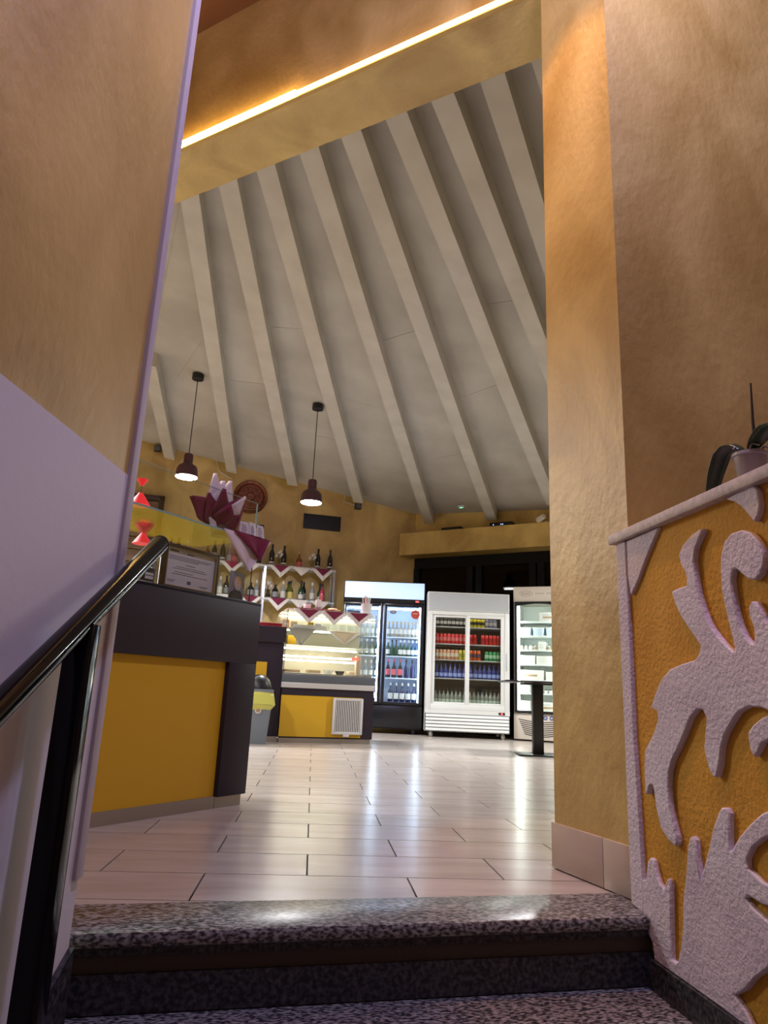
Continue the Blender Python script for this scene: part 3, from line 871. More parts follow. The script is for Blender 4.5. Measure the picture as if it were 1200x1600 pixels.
for k, (x, h_, m, lab) in enumerate(((0.10, 0.13, mat('snack_orange', (0.60, 0.25, 0.05), 0.5), 'orange snack packet at the left on display upper shelf'), (0.20, 0.12, mat('snack_cream', (0.66, 0.52, 0.28), 0.5), 'cream snack packet second on display upper shelf'),
                                     (0.40, 0.12, mat('snack_yellow', (0.62, 0.42, 0.04), 0.5), 'yellow snack packet third on display upper shelf'), (0.49, 0.11, OFFW, 'white snack packet fourth on display upper shelf'))):
    it = tag(empty('snack_packet', DF.w(x, 0.46, 1.247), DF.rz), lab, 'packet', 'snack packets in the food display')
    MB().box(-0.04, 0.04, -0.03, 0.03, 0.0, h_, 0.01).build('packet', m, it)
    MB().box(-0.026, 0.026, -0.033, -0.03, h_ * 0.35, h_ * 0.7).build('label', WCLOTH if k % 2 == 0 else CARD, it)
tb = tag(empty('paper_tray', DF.w(0.335, 0.16, 1.256), DF.rz), 'long white paper tray on the upper shelf of display', 'tray')
MB().box(-0.20, 0.20, 0.0, 0.2, 0.0, 0.015, 0.003).build('sheet', OFFW, tb)
MB().box(-0.20, 0.20, 0.0, 0.01, 0.0, 0.045, 0.003).build('front_lip', OFFW, tb)
for k in range(9):
    x = 0.58 + 0.05 * k
    gz = tag(empty('drinking_glass', DF.w(x, 0.42 + 0.05 * (k % 2), 1.247)), ORD[k] + ' clear tumbler from the left on the display upper shelf', 'glass', 'tumblers in the food display')
    MB().lathe([(0.016, 0.0), (0.021, 0.11), (0.019, 0.11), (0.014, 0.006), (0.0, 0.006)], 10).build('tumbler', GLASS, gz)
    MB().lathe([(0.0161, 0.001), (0.0165, 0.008), (0.0, 0.0082)], 10).build('base', GLASS, gz)


def napkin(fr, x, z, w1, h1, w2, h2, name, label, group, y=0.0, inner=BURG, outer=WCLOTH, back=0.18):
    """a square cloth laid with one corner hanging over a front edge at (x, y, z)"""
    n_ = tag(empty(name, fr.w(x, y, z), fr.rz), label, 'napkin', group)

    def mk(ww, hh, off, nm, m):
        def fn(u, v):
            s = u * 2 - 1
            return (s * ww * (1 - v), -off - 0.006 * math.cos(5 * s) * v, -hh * v)
        mb = MB().grid(fn, 10, 6)

        def ft(u, v):
            s = u * 2 - 1
            return (s * ww * (1 - 0.6 * v), -off + (back + off) * v, 0.003 + off * 0.3)
        mb.grid(ft, 10, 2)
        return thick(mb.build(nm, m, n_), 0.0012)
    mk(w1, h1, 0.008, 'white_layer', outer)
    if inner is not None:
        mk(w2, h2, 0.016, 'burgundy_layer', inner)
    return n_


for k, x in enumerate((0.275, 0.575, 0.875)):
    napkin(DF, x, 1.462, 0.185, 0.155, 0.115, 0.095, 'burgundy_napkin', ('left', 'middle', 'right')[k] + ' burgundy and white napkin draped over the food display top', 'napkins on the food display', y=-0.004)
napkin(DF, 0.235, 1.258, 0.17, 0.20, 0, 0, 'grey_napkin', 'grey napkin point hanging from the paper tray inside the display', None, y=0.145, inner=None, outer=GREYC, back=0.05)
napkin(DF, 0.76, 1.252, 0.21, 0.155, 0.15, 0.13, 'beige_napkin', 'beige napkin point hanging from the display upper shelf', None, y=0.17, inner=BEIGE, outer=WCLOTH, back=0.05)

ITOP = 1.468
fo = tag(empty('folded_cloth', DF.w(0.30, 0.28, ITOP), DF.rz), 'folded pink and burgundy cloth on top of the food display', 'cloth')
MB().box(-0.24, 0.22, -0.10, 0.14, 0.0, 0.018, 0.006).build('pink_layer', mat('pink_cloth', (0.50, 0.30, 0.30), 0.8), fo)
MB().box(-0.12, 0.26, -0.08, 0.13, 0.019, 0.036, 0.006).build('burgundy_layer', BURG, fo)
br = tag(empty('bread_basket', DF.w(0.62, 0.26, ITOP), DF.rz), 'low beige bread basket on top of the food display', 'basket')
MB().lathe([(0.07, 0.0), (0.10, 0.04), (0.09, 0.04), (0.06, 0.01), (0, 0.01)], 16).build('bowl', mat('wicker', (0.50, 0.33, 0.19), 0.7, bump=0.6, bscale=90), br)
MB().lathe([(0.0, 0.012), (0.075, 0.035), (0.05, 0.058), (0, 0.062)], 12).build('bread', mat('crust', (0.45, 0.26, 0.12), 0.7), br)
nh = tag(empty('napkin_holder', DF.w(0.455, 0.33, ITOP), DF.rz), 'clear upright napkin holder on top of the food display', 'napkin holder')
MB().box(-0.045, 0.045, -0.03, 0.03, 0.0, 0.07, 0.003).build('base', PLASTIC, nh)
MB().box(-0.03, 0.03, -0.012, 0.012, 0.005, 0.16, 0.003).build('paper', OFFW, nh)
nb = tag(empty('paper_cup_stack', DF.w(0.335, 0.40, ITOP), DF.rz), 'short white stack of paper cups on the food display', 'cups')
MB().lathe([(0.032, 0.0), (0.046, 0.075), (0.0, 0.076)], 16).build('cup', OFFW, nb)
MB().lathe([(0.047, 0.07), (0.048, 0.105), (0.0, 0.106)], 16).build('rim', WCLOTH, nb)
sb = tag(empty('straw_cup', DF.w(1.005, 0.14, ITOP), DF.rz), 'white cup full of drinking straws on the food display', 'straw cup')
MB().lathe([(0.055, 0.0), (0.066, 0.125), (0.07, 0.13), (0.064, 0.13), (0.05, 0.008), (0, 0.008)], 18).build('cup', OFFW, sb)
for k in range(16):
    a, q = random.random() * 6.28, random.random() * 0.045
    x, y = q * math.cos(a), q * math.sin(a)
    MB().tube([(x * 0.6, y * 0.6, 0.01), (x * 1.35, y * 1.35, 0.20 + 0.03 * random.random())], 0.0045, 6).build('straw', WCLOTH if k % 3 else mat('pink_straw', (0.65, 0.35, 0.32), 0.5), sb)
for k, x in enumerate((0.83, 0.91)):
    cs = tag(empty('clear_tub', DF.w(x, 0.22, ITOP)), ('left', 'right')[k] + ' shallow clear tub beside the straw cup', 'tub', 'clear tubs on the food display')
    MB().lathe([(0.035, 0.0), (0.042, 0.045), (0.038, 0.045), (0.032, 0.004), (0, 0.004)], 14).build('tub', PLASTIC, cs)
    MB().lathe([(0.043, 0.045), (0.043, 0.051), (0, 0.052)], 14).build('lid', PLASTIC, cs)

# ------------------------------------------------------------------ swing bin
bn = tag(empty('swing_bin', (-0.575, 7.86, 0), R(8)), 'grey swing bin with black lid and yellow bag', 'bin')


def rbox(w0, d0, z0, w1, d1, z1, b=0.03):
    """tapered tub"""
    vs, n = [], 4
    ring = []
    for (w_, d_, z) in ((w0, d0, z0), (w1, d1, z1)):
        for sx, sy, a0 in ((1, 1, 0), (-1, 1, 90), (-1, -1, 180), (1, -1, 270)):
            for k in range(n):
                a = R(a0 + 90 * k / (n - 1))
                vs.append((sx * (w_ / 2 - b) + b * math.cos(a), sy * (d_ / 2 - b) + b * math.sin(a), z))
    m_ = 4 * n
    fs = [(i, (i + 1) % m_, m_ + (i + 1) % m_, m_ + i) for i in range(m_)] + [list(range(m_))[::-1], list(range(m_, 2 * m_))]
    return MB().add(vs, fs)


rbox(0.22, 0.20, 0.0, 0.29, 0.27, 0.47).build('tub', GREYP, bn)
bag = rbox(0.275, 0.265, 0.355, 0.345, 0.325, 0.40, 0.05)
for z0, w0, z1, w1 in ((0.40, 0.345, 0.50, 0.325), (0.50, 0.325, 0.535, 0.30)):
    t_ = rbox(w0, w0 - 0.02, z0, w1, w1 - 0.02, z1, 0.05)
    bag.add(t_.v, t_.f)
bag.v = [(x * (1 + 0.05 * math.sin(37 * x + 23 * z)), y * (1 + 0.05 * math.cos(31 * y + 17 * x)), z + 0.012 * math.sin(29 * x + 41 * y)) for x, y, z in bag.v]
bag.build('bin_bag', BAGY, bn)
rbox(0.30, 0.28, 0.525, 0.30, 0.28, 0.555).build('rim', GREYP, bn)
MB().grid(lambda u, v: (0.135 * math.cos(math.pi * u) * max(math.sin(math.pi * v), 0.0) ** 0.4, -0.125 + 0.25 * v, 0.555 + 0.155 * math.sin(math.pi * u) * (max(math.sin(math.pi * v), 0.0) ** 0.4)), 14, 12).build('lid', BLACK, bn)
MB().lathe([(0.0, 0.0), (0.034, 0.0), (0.034, 0.004), (0, 0.005)], 18).build('badge', OFFW, bn, (0, -0.129, 0.34)).rotation_euler = (R(94), 0, 0)
MB().lathe([(0.0, 0.0), (0.022, 0.0), (0.022, 0.004), (0, 0.005)], 18).build('badge_mark', CARD, bn, (0, -0.132, 0.34)).rotation_euler = (R(94), 0, 0)

# ------------------------------------------------------------------ pedestal table
tb = tag(empty('pedestal_table', (2.42, 7.68, 0), R(-8)), 'black pedestal table with thin top by the gold pillar', 'table')
MB().box(-0.38, 0.38, -0.38, 0.38, 0.742, 0.758, 0.004).build('table_top', mat('table_top_dark', (0.03, 0.032, 0.04), 0.25), tb)
MB().box(-0.055, 0.055, -0.055, 0.055, 0.012, 0.74, 0.004).build('post', BLACK, tb)
MB().box(-0.23, 0.23, -0.23, 0.23, 0.006, 0.014, 0.003).build('base_plate', BLACK, tb)
MB().box(-0.16, 0.16, -0.16, 0.16, 0.726, 0.742).build('bracket', BLACK, tb)
for a in (-0.2, 0.2):
    for b in (-0.2, 0.2):
        MB().lathe([(0.015, 0), (0.015, 0.006)], 8, a, b, 0).build('glide', BLACK, tb)

# ------------------------------------------------------------------ bottles and cans
def bottle_meshes(key, h, r, neck, glass, label, cap, lz=(0.18, 0.42), shoulder=0.58, capz=0.93):
    body = MB().lathe([(r * 0.9, 0.0), (r, h * 0.02), (r, h * shoulder), (r * 0.8, h * (shoulder + 0.07)), (neck, h * (shoulder + 0.20)), (neck, h * capz), (0, h * capz)], 12).mesh(key + '_bottle', glass)
    lab = MB().lathe([(r * 1.015, h * lz[0]), (r * 1.015, h * lz[1])], 12, caps=False).mesh(key + '_label', label) if label else None
    cp = MB().lathe([(neck * 1.12, h * (capz - 0.10)), (neck * 1.12, h), (0, h)], 10).mesh(key + '_cap', cap)
    return body, lab, cp


def put_bottle(ms, loc, name, label, cat, group, rz=0.0):
    b = link(name, ms[0], None, loc, rz)
    tag(b, label, cat, group)
    if ms[1]:
        link('label', ms[1], b)
    link('cap', ms[2], b)
    return b


def gm(name, c, rough=0.12):
    return mat(name, c, rough, spec=0.6, coat=0.3)


BK = gm('dark_glass', (0.008, 0.009, 0.010))
GN = gm('green_glass', (0.012, 0.06, 0.03))
OL = gm('olive_glass', (0.10, 0.12, 0.02))
AM = gm('amber_glass', (0.22, 0.06, 0.012))
CLG = gm('clear_bottle', (0.30, 0.33, 0.33))
BLU = gm('blue_bottle', (0.008, 0.02, 0.16))
PK = gm('pink_bottle', (0.50, 0.05, 0.12))
NV = gm('navy_bottle', (0.012, 0.015, 0.07))
L_W = mat('label_white', (0.68, 0.68, 0.66), 0.6)
L_Y = mat('label_yellow', (0.60, 0.50, 0.14), 0.6)
L_R = mat('label_pink_red', (0.62, 0.12, 0.14), 0.6)
L_G = mat('label_grey', (0.30, 0.30, 0.32), 0.6)
C_W = mat('cap_white', (0.70, 0.70, 0.70), 0.5)
C_Y = mat('cap_gold', (0.60, 0.38, 0.06), 0.4, 0.4)
C_K = BLACK
BT = {
    'dark': bottle_meshes('dark', 0.36, 0.042, 0.016, BK, L_W, C_K, (0.12, 0.20)),
    'dark2': bottle_meshes('dark2', 0.33, 0.042, 0.016, BK, L_G, C_K, (0.15, 0.42)),
    'amber': bottle_meshes('amber', 0.29, 0.048, 0.014, AM, L_R, C_Y, (0.10, 0.36), 0.45),
    'clear': bottle_meshes('clear', 0.30, 0.042, 0.015, CLG, L_W, C_W, (0.10, 0.45), 0.55),
    'olive': bottle_meshes('olive', 0.32, 0.046, 0.015, OL, L_Y, C_K, (0.08, 0.42), 0.5),
    'green': bottle_meshes('green', 0.33, 0.043, 0.016, GN, L_W, C_K, (0.10, 0.32), 0.5),
    'grey': bottle_meshes('grey', 0.32, 0.042, 0.016, L_G, L_W, C_W, (0.15, 0.45), 0.55),
    'pink': bottle_meshes('pink', 0.31, 0.040, 0.015, PK, L_R, C_K, (0.10, 0.40), 0.55),
    'squat': bottle_meshes('squat', 0.24, 0.052, 0.017, BK, L_G, C_K, (0.15, 0.5), 0.6),
}
DESC = {'dark': 'tall black bottle', 'dark2': 'black bottle with grey label', 'amber': 'amber liqueur bottle', 'clear': 'clear bottle with white label',
        'olive': 'olive bottle with yellow label', 'green': 'dark green bottle', 'grey': 'silvery grey bottle', 'pink': 'pink bottle', 'squat': 'squat black bottle'}

# ------------------------------------------------------------------ back bar shelf
SF = Frame((-1.65, 11.174), 80)
sh = tag(empty('back_bar_shelf', SF.w(0, 0), SF.rz), 'chrome framed glass back bar shelf with bottles against gold wall', 'shelf')
for x in (-0.83, 0.0, 0.775, 1.905):
    for y in (0.0, 0.27):
        MB().box(x - 0.018, x + 0.018, y, y + 0.03, 0.0, 2.49).build('post', STEEL, sh)
for z in (2.49, 1.96, 1.45):
    MB().box(-0.85, 1.93, -0.005, 0.305, z - 0.028, z, 0.003).build('shelf_board', mat('shelf_white', (0.62, 0.66, 0.68), 0.3), sh)
MB().box(-0.85, 1.93, 0.0, 0.30, 0.0, 0.95).build('lower_cabinet', PLUM, sh)
SG = 'bottles on the back bar shelf'
UP = [(-0.60, 'dark2'), (-0.46, 'clear'), (-0.15, 'amber'), (-0.04, 'dark2'), (0.09, 'dark'), (0.28, 'amber'), (0.42, 'clear'), (0.55, 'olive'), (0.875, 'dark'), (1.075, 'dark'), (1.325, 'amber'), (1.64, 'dark'), (1.84, 'dark')]
LO = [(-0.50, 'green'), (-0.30, 'olive'), (-0.10, 'grey'), (0.10, 'clear'), (0.30, 'olive'), (0.44, 'dark2'), (0.58, 'squat'), (0.975, 'squat'), (1.10, 'clear'), (1.22, 'olive'), (1.39, 'green'), (1.58, 'grey'), (1.74, 'pink')]
for lst, z, nm in ((UP, 2.49, 'upper'), (LO, 1.96, 'lower')):
    for k, (x, t) in enumerate(lst):
        put_bottle(BT[t], SF.w(x, 0.11 + 0.02 * (k % 2), z), 'liquor_bottle', '%s, %s from left in the front row, %s back bar shelf' % (DESC[t], ORD[k], nm), 'bottle', SG)
    for k, x in enumerate((-0.72, 0.20, 0.68, 1.20, 1.45, 1.72)):
        t = ('green', 'clear', 'dark2', 'clear', 'olive', 'dark2')[(k + (nm == 'lower')) % 6]
        if nm == 'upper' and k > 2:
            continue
        put_bottle(BT[t], SF.w(x, 0.22, z), 'liquor_bottle', '%s, %s from left in the rear row, %s back bar shelf' % (DESC[t], ORD[k], nm), 'bottle', SG)
# napkins along the shelf fronts
k = 0
for z, nm, lst in ((2.495, 'upper', ((0.25, 1), (0.55, 0), (1.02, 1), (1.36, 0), (1.71, 1))), (1.965, 'lower', ((0.25, 0), (0.57, 1), (1.02, 1), (1.36, 0), (1.70, 0)))):
    for k, (x, inn) in enumerate(lst):
        w1 = 0.20 if inn else 0.165
        napkin(SF, x, z, w1, 0.20 if inn else 0.145, 0.125, 0.115, 'shelf_napkin', '%s %s napkin point from the left on %s back bar shelf' % (ORD[k], 'burgundy and white' if inn else 'plain white', nm), 'napkins on the back bar shelf', y=-0.008, inner=BURG if inn else None, back=0.12)
# decanters, flowers, wine glasses on the shelf
for k, (x, z, lab) in enumerate(((0.99, 2.49, 'white tissue flower in glass beside tall bottle, upper shelf left'), (1.54, 2.49, 'white tissue flower in glass beside tall bottle, upper shelf right'), (0.86, 1.96, 'vase of small white flowers on the lower back bar shelf'))):
    v = tag(empty('flower_vase', SF.w(x, 0.10, z)), lab, 'flowers', 'white flowers on the back bar shelf')
    MB().lathe([(0.03, 0.0), (0.04, 0.05), (0.022, 0.11), (0.03, 0.14)], 12, caps=False).build('vase', GLASS if k < 2 else BK, v)
    for j in range(9 if k == 2 else 6):
        a = j * 2.4
        q = 0.03 + 0.012 * (j % 3)
        MB().lathe([(0.0, -0.025), (0.026, 0.0), (0.018, 0.022), (0.0, 0.028)], 7, q * math.cos(a), q * math.sin(a), 0.17 + 0.028 * (j % 4)).build('bloom', WCLOTH, v)
        MB().tube([(0, 0, 0.05), (q * math.cos(a), q * math.sin(a), 0.155 + 0.028 * (j % 4))], 0.002, 5).build('stem', LEAF, v)
for k, x in enumerate((1.20, 1.44, 1.74)):
    wg = tag(empty('brandy_glass', SF.w(x, 0.07, 2.49)), ORD[k] + ' stemmed glass from left on the upper back bar shelf', 'glass', 'stemmed glasses on the shelf')
    MB().lathe([(0.03, 0.0), (0.003, 0.008), (0.003, 0.05)], 12).build('foot', GLASS, wg)
    MB().lathe([(0.003, 0.05), (0.03, 0.075), (0.034, 0.10), (0.024, 0.145)], 12, caps=False).build('bowl', GLASS, wg)
# wine bag box on the top shelf
wb = tag(empty('gift_box', SF.w(0.635, 0.12, 2.49), SF.rz), 'tall dark gift box with pale and burgundy print by copper plate', 'box')
MB().box(-0.07, 0.07, -0.05, 0.05, 0.0, 0.66, 0.004).build('carton', BLACK, wb)
MB().box(-0.071, 0.071, -0.053, -0.05, 0.25, 0.60).build('front_print', mat('print_cream', (0.55, 0.45, 0.33), 0.6), wb)
MB().prism(ell(0.0, 0.44, 0.045, 0.07), lambda a, b, d: (a, d, b), -0.056, -0.053).build('front_mark', BURG, wb)

# ------------------------------------------------------------------ things on the back wall
cp = tag(empty('copper_plate', W1.w(-2.91, -0.02, 3.665), W1.rz), 'round embossed copper plate hanging on the gold wall', 'wall plate')
o = MB().lathe([(0.0, 0.045), (0.06, 0.05), (0.075, 0.03), (0.20, 0.026), (0.215, 0.045), (0.235, 0.03), (0.255, 0.045), (0.275, 0.05), (0.285, 0.035), (0.285, 0.0), (0.0, 0.0)], 40).build('dish', COPPER, cp)
o.rotation_euler = (R(90), 0, 0)
for k in range(12):
    a = 2 * math.pi * k / 12
    q = MB().lathe([(0.0, 0.014), (0.022, 0.010), (0.030, 0.0)], 8).build('boss', COPPER, cp, (0.14 * math.cos(a), -0.026, 0.14 * math.sin(a)))
    q.rotation_euler = (R(90), 0, 0)
vt = tag(empty('air_vent', W1.w(-1.66, 0, 3.36), W1.rz), 'dark rectangular air vent on the gold wall', 'vent')
MB().box(-0.325, 0.325, -0.02, -0.003, -0.13, 0.13, 0.003).build('frame', BLACK, vt)
for k in range(11):
    z = -0.108 + k * 0.0205
    MB().box(-0.30, 0.30, -0.030, -0.018, z, z + 0.011).build('slat', mat('vent_slat', (0.02, 0.02, 0.028), 0.4), vt)
for (x, z, lab, nm, cat) in ((-4.48, 4.30, 'small black speaker under the far left rafter', 'wall_speaker', 'speaker'), (-1.055, 3.70, 'small black box on the gold wall under a rafter', 'wall_sensor', 'sensor')):
    s_ = tag(empty(nm, W1.w(x, 0, z), W1.rz), lab, cat)
    MB().box(-0.055, 0.055, -0.10, -0.02, -0.045, 0.05, 0.006).build('housing', BLACK, s_)
    MB().box(-0.045, 0.045, -0.104, -0.10, -0.035, 0.04).build('grille', GREYB, s_)
    MB().box(-0.02, 0.02, -0.03, -0.001, -0.02, 0.02).build('bracket', BLACK, s_)
for k, (pts, lab) in enumerate(((((-1.02, -0.03, 3.70), (-1.3, -0.01, 3.78), (-1.28, -0.01, 3.95), (-1.26, -0.02, 4.02)), 'thin cable looping from black sensor up the gold wall'), (((-3.55, -0.01, 4.28), (-3.45, -0.01, 4.05), (-3.25, -0.01, 3.95)), 'thin cable hanging under the second rafter'))):
    tag(MB().tube([W1.w(*p) for p in pts], 0.006, 6).build('cable', OFFW), lab, 'cable')
wp = tag(empty('wood_panel', W1.w(-4.95, -0.06, 0.0), W1.rz), 'brown plank wood panel with dark post against gold wall', 'panel')
for k in range(17):
    MB().box(-0.45, 0.60, -0.03, 0.0, 0.01 + 0.20 * k, 0.20 * k + 0.197, 0.004).build('plank', WOOD, wp)
MB().box(0.60, 0.68, -0.06, 0.02, 0.0, 3.5, 0.004).build('post', WOODD, wp)
MB().box(-0.50, 0.68, -0.06, 0.02, 3.42, 3.5, 0.004).build('top_rail', WOODD, wp)

# items on the window beam
kb = tag(empty('router_box', W2.w(1.72, -0.17, 3.27), W2.rz), 'black electronics box with blue lights on the window beam', 'router')
MB().box(-0.19, 0.19, -0.10, 0.08, 0.0, 0.075, 0.004).build('case', BLACK, kb)
for k, x in enumerate((-0.13, 0.0, 0.03)):
    MB().box(x, x + 0.014, -0.102, -0.10, 0.03, 0.044).build('indicator', LEDBLU, kb)
for k in range(3):
    MB().box(-0.17 + 0.12 * k, -0.16 + 0.12 * k, 0.05, 0.07, 0.075, 0.10).build('plug', BLACK, kb)
fb = tag(empty('flat_frame', W2.w(0.85, -0.17, 3.27), W2.rz), 'flat dark frame lying on the window beam', 'frame')
MB().box(-0.18, 0.18, -0.12, 0.04, 0.0, 0.055, 0.004).build('body', BLACK, fb)
MB().box(-0.15, 0.15, -0.10, 0.02, 0.055, 0.059).build('screen', GREYB, fb)
sc = tag(empty('security_camera', W2.w(2.46, -0.24, 3.265), W2.rz), 'white bullet security camera at the end of window beam', 'camera')
MB().lathe([(0.03, 0), (0.03, 0.01), (0.012, 0.02), (0.012, 0.05), (0, 0.05)], 12).build('mount', OFFW, sc)
q = MB().lathe([(0.0, 0.0), (0.036, 0.0), (0.042, 0.02), (0.042, 0.16), (0.03, 0.17), (0, 0.17)], 16).build('housing', OFFW, sc, (-0.10, -0.10, 0.04))
q.rotation_euler = (R(78), 0, R(55))
q2 = MB().lathe([(0.0, 0.004), (0.028, 0.0), (0.028, -0.006), (0, -0.008)], 14).build('lens', BLACK, sc, (-0.10, -0.10, 0.04))
q2.rotation_euler = (R(78), 0, R(55))
sd_ = tag(empty('smoke_detector', (2.28, 11.3, roofz(2.28, 11.3)), 0), 'small round detector with green light on the ceiling edge', 'detector')
sd_.rotation_euler = (R(5.7), R(-8), 0)
MB().lathe([(0.075, 0.0), (0.075, -0.02), (0.045, -0.035), (0, -0.036)], 20).build('body', OFFW, sd_)
MB().lathe([(0.035, -0.036), (0.030, -0.042), (0, -0.043)], 14).build('indicator', LEDGRN, sd_)

# ------------------------------------------------------------------ pendant lamps
def pendant(x, y, zl, label, group='pendant lamps in the bar'):
    zc = roofz(x, y)
    p = tag(empty('pendant_lamp', (x, y, zc)), label, 'pendant lamp', group)
    zs = zl - zc
    MB().lathe([(0.075, -0.005), (0.075, -0.075), (0.06, -0.082), (0, -0.082)], 20).build('canopy', BLACK, p)
    MB().tube([(0, 0, -0.08), (0, 0, zs + 0.30)], 0.006, 6).build('cord', BLACK, p)
    MB().lathe([(0.0, zs + 0.305), (0.05, zs + 0.305), (0.058, zs + 0.28), (0.058, zs + 0.185), (0.075, zs + 0.165), (0.115, zs + 0.14), (0.13, zs + 0.10), (0.142, zs + 0.0), (0.137, zs + 0.0), (0.122, zs + 0.10), (0.10, zs + 0.13), (0.0, zs + 0.14)], 28).build('shade', MAUVE, p)
    MB().lathe([(0.0, zs + 0.05), (0.10, zs + 0.045), (0.131, zs + 0.012), (0.134, zs - 0.004), (0.11, zs - 0.012), (0.0, zs - 0.016)], 24).build('lens', LAMPW, p)
    l = bpy.data.lights.new('pendant_light', 'AREA')
    l.shape, l.size, l.energy, l.color, l.spread = 'DISK', 0.24, PENDANT_W, (0.98, 0.97, 0.98), R(165)
    lo = bpy.data.objects.new('pendant_light', l)
    COL.objects.link(lo)
    lo.parent, lo.location = p, (0, 0, zs - 0.025)
    return p


pendant(-1.762, 8.698, 3.10, 'left pendant lamp with mauve bell shade over the bar')
pendant(-0.181, 8.837, 2.91, 'right pendant lamp with mauve bell shade over the bar')
for k, (x, y) in enumerate(((-3.5, 8.5), (-3.2, 6.4), (-2.2, 4.6), (4.3, 7.3), (3.1, 7.55), (-5.0, 6.8))):  # extra unseen pendants, added to light the bar from both sides
    pendant(x, y, 2.95, ('added pendant lamp further left along the bar, out of view', 'added pendant lamp in the middle of the bar, out of view', 'added pendant lamp above the near bar end, out of view', 'added pendant lamp by the far right wall, out of view', 'added unseen pendant lamp behind the pillar', 'added pendant lamp by the far left wall, out of view')[k])

# ------------------------------------------------------------------ black two-door cooler
BF = Frame((0.375, 10.755), 97)
bl = tag(empty('black_cooler', BF.w(0, 0), BF.rz), 'tall black two door drinks cooler with lit blue header', 'fridge')
BW, BH, BD = 1.24, 2.225, 0.68
INW = mat('cooler_inside', (0.62, 0.70, 0.85), 0.4)
MB().box(0, 0.04, 0.03, BD, 0.07, BH).build('side_panel', BLACKF, bl)
MB().box(BW - 0.04, BW, 0.03, BD, 0.07, BH).build('side_panel', BLACKF, bl)
MB().box(0, BW, BD - 0.03, BD, 0.07, BH).build('back_panel', BLACKF, bl)
MB().box(0.04, BW - 0.04, BD - 0.05, BD - 0.03, 0.42, 1.88).build('inner_back', INW, bl)
for a, b in ((0.04, 0.046), (BW - 0.046, BW - 0.04)):
    MB().box(a, b, 0.06, BD - 0.05, 0.42, 1.88).build('inner_side', INW, bl)
MB().box(0, BW, 0.03, BD, BH - 0.03, BH).build('top_panel', BLACKF, bl)
MB().box(0.04, BW - 0.04, 0.06, BD - 0.05, 1.86, 1.89).build('inner_top', INW, bl)
MB().box(0, BW, 0.03, BD, 0.07, 0.42).build('base', BLACKF, bl)
MB().box(0.0, BW, 0.0, 0.03, 0.09, 0.40, 0.004).build('base_front', BLACKF, bl)
hd = MB().box(0.0, BW, 0.0, 0.04, 1.90, BH, 0.01).build('header', BLACKF, bl)
MB().box(0.015, BW - 0.012, -0.018, 0.0, 1.965, BH - 0.012, 0.006).build('lit_panel', LITHEAD, hd)
MB().box(BW - 0.14, BW - 0.09, -0.006, 0.0, 1.925, 1.945).build('display', LEDRED, hd)
for a, b in ((0.012, 0.612), (0.628, BW - 0.012)):
    dr = MB().box(a, a + 0.042, -0.02, 0.03, 0.41, 1.895, 0.006).build('door', BLACKF, bl)
    MB().box(b - 0.042, b, -0.02, 0.03, 0.41, 1.895, 0.006).build('door_stile', BLACKF, dr)
    MB().box(a, b, -0.02, 0.03, 0.41, 0.45, 0.006).build('door_rail', BLACKF, dr)
    MB().box(a, b, -0.02, 0.03, 1.845, 1.895, 0.006).build('door_rail', BLACKF, dr)
    MB().box(a + 0.042, b - 0.042, 0.0, 0.006, 0.45, 1.845).build('door_glass', GLASS, dr)
    MB().box(b - 0.065, b - 0.047, 0.035, 0.05, 0.45, 1.845).build('light_strip', STRIPC, bl)
    MB().box(a + 0.050, b - 0.07, 0.40, 0.41, 1.845, 1.855).build('light_strip', STRIPC, bl)
    MB().box(a + (0.57 if a < 0.3 else 0.01), a + (0.59 if a < 0.3 else 0.03), -0.05, -0.02, 0.95, 1.35, 0.006).build('door_handle', BLACKF, dr)
    for z in (1.405, 1.12, 0.80):
        MB().box(a + 0.045, b - 0.045, 0.10, 0.58, z - 0.018, z, 0.003).build('wire_shelf', mat('shelf_cool_white', (0.66, 0.74, 0.84), 0.35), bl)
for x in (0.12, BW - 0.12):
    for y in (0.08, 0.58):
        MB().lathe([(0.02, 0), (0.03, 0.02), (0.03, 0.07)], 10, x, y, 0).build('castor', BLACK, bl)
st = MB().lathe([(0.0, 0.0), (0.068, 0.0), (0.068, 0.003), (0, 0.003)], 24).build('round_sticker', mat('sticker_red', (0.50, 0.06, 0.03), 0.5), bl, (1.105, 0.0, 1.74))
st.rotation_euler = (R(90), 0, 0)
sm_ = MB()
for a in range(5):
    sm_.box(1.068 + a * 0.015, 1.079 + a * 0.015, -0.0045, -0.003, 1.745, 1.757)
sm_.lathe([(0.0, 0), (0.009, 0), (0.009, 0.001), (0, 0.001)], 10, 1.105, -0.0045, 1.705)
sm_.build('sticker_print', OFFW, bl)
ov = MB().prism(ell(0.765, 1.765, 0.052, 0.028, 24), lambda a, b, d: (a, d, b), -0.002, 0.0).build('oval_sticker', mat('sticker_grey', (0.10, 0.11, 0.14), 0.5), bl)
MB().tube([(0.735, -0.003, 1.762), (0.75, -0.003, 1.775), (0.765, -0.003, 1.760), (0.78, -0.003, 1.775), (0.795, -0.003, 1.764)], 0.0035, 5).build('sticker_script', OFFW, ov)

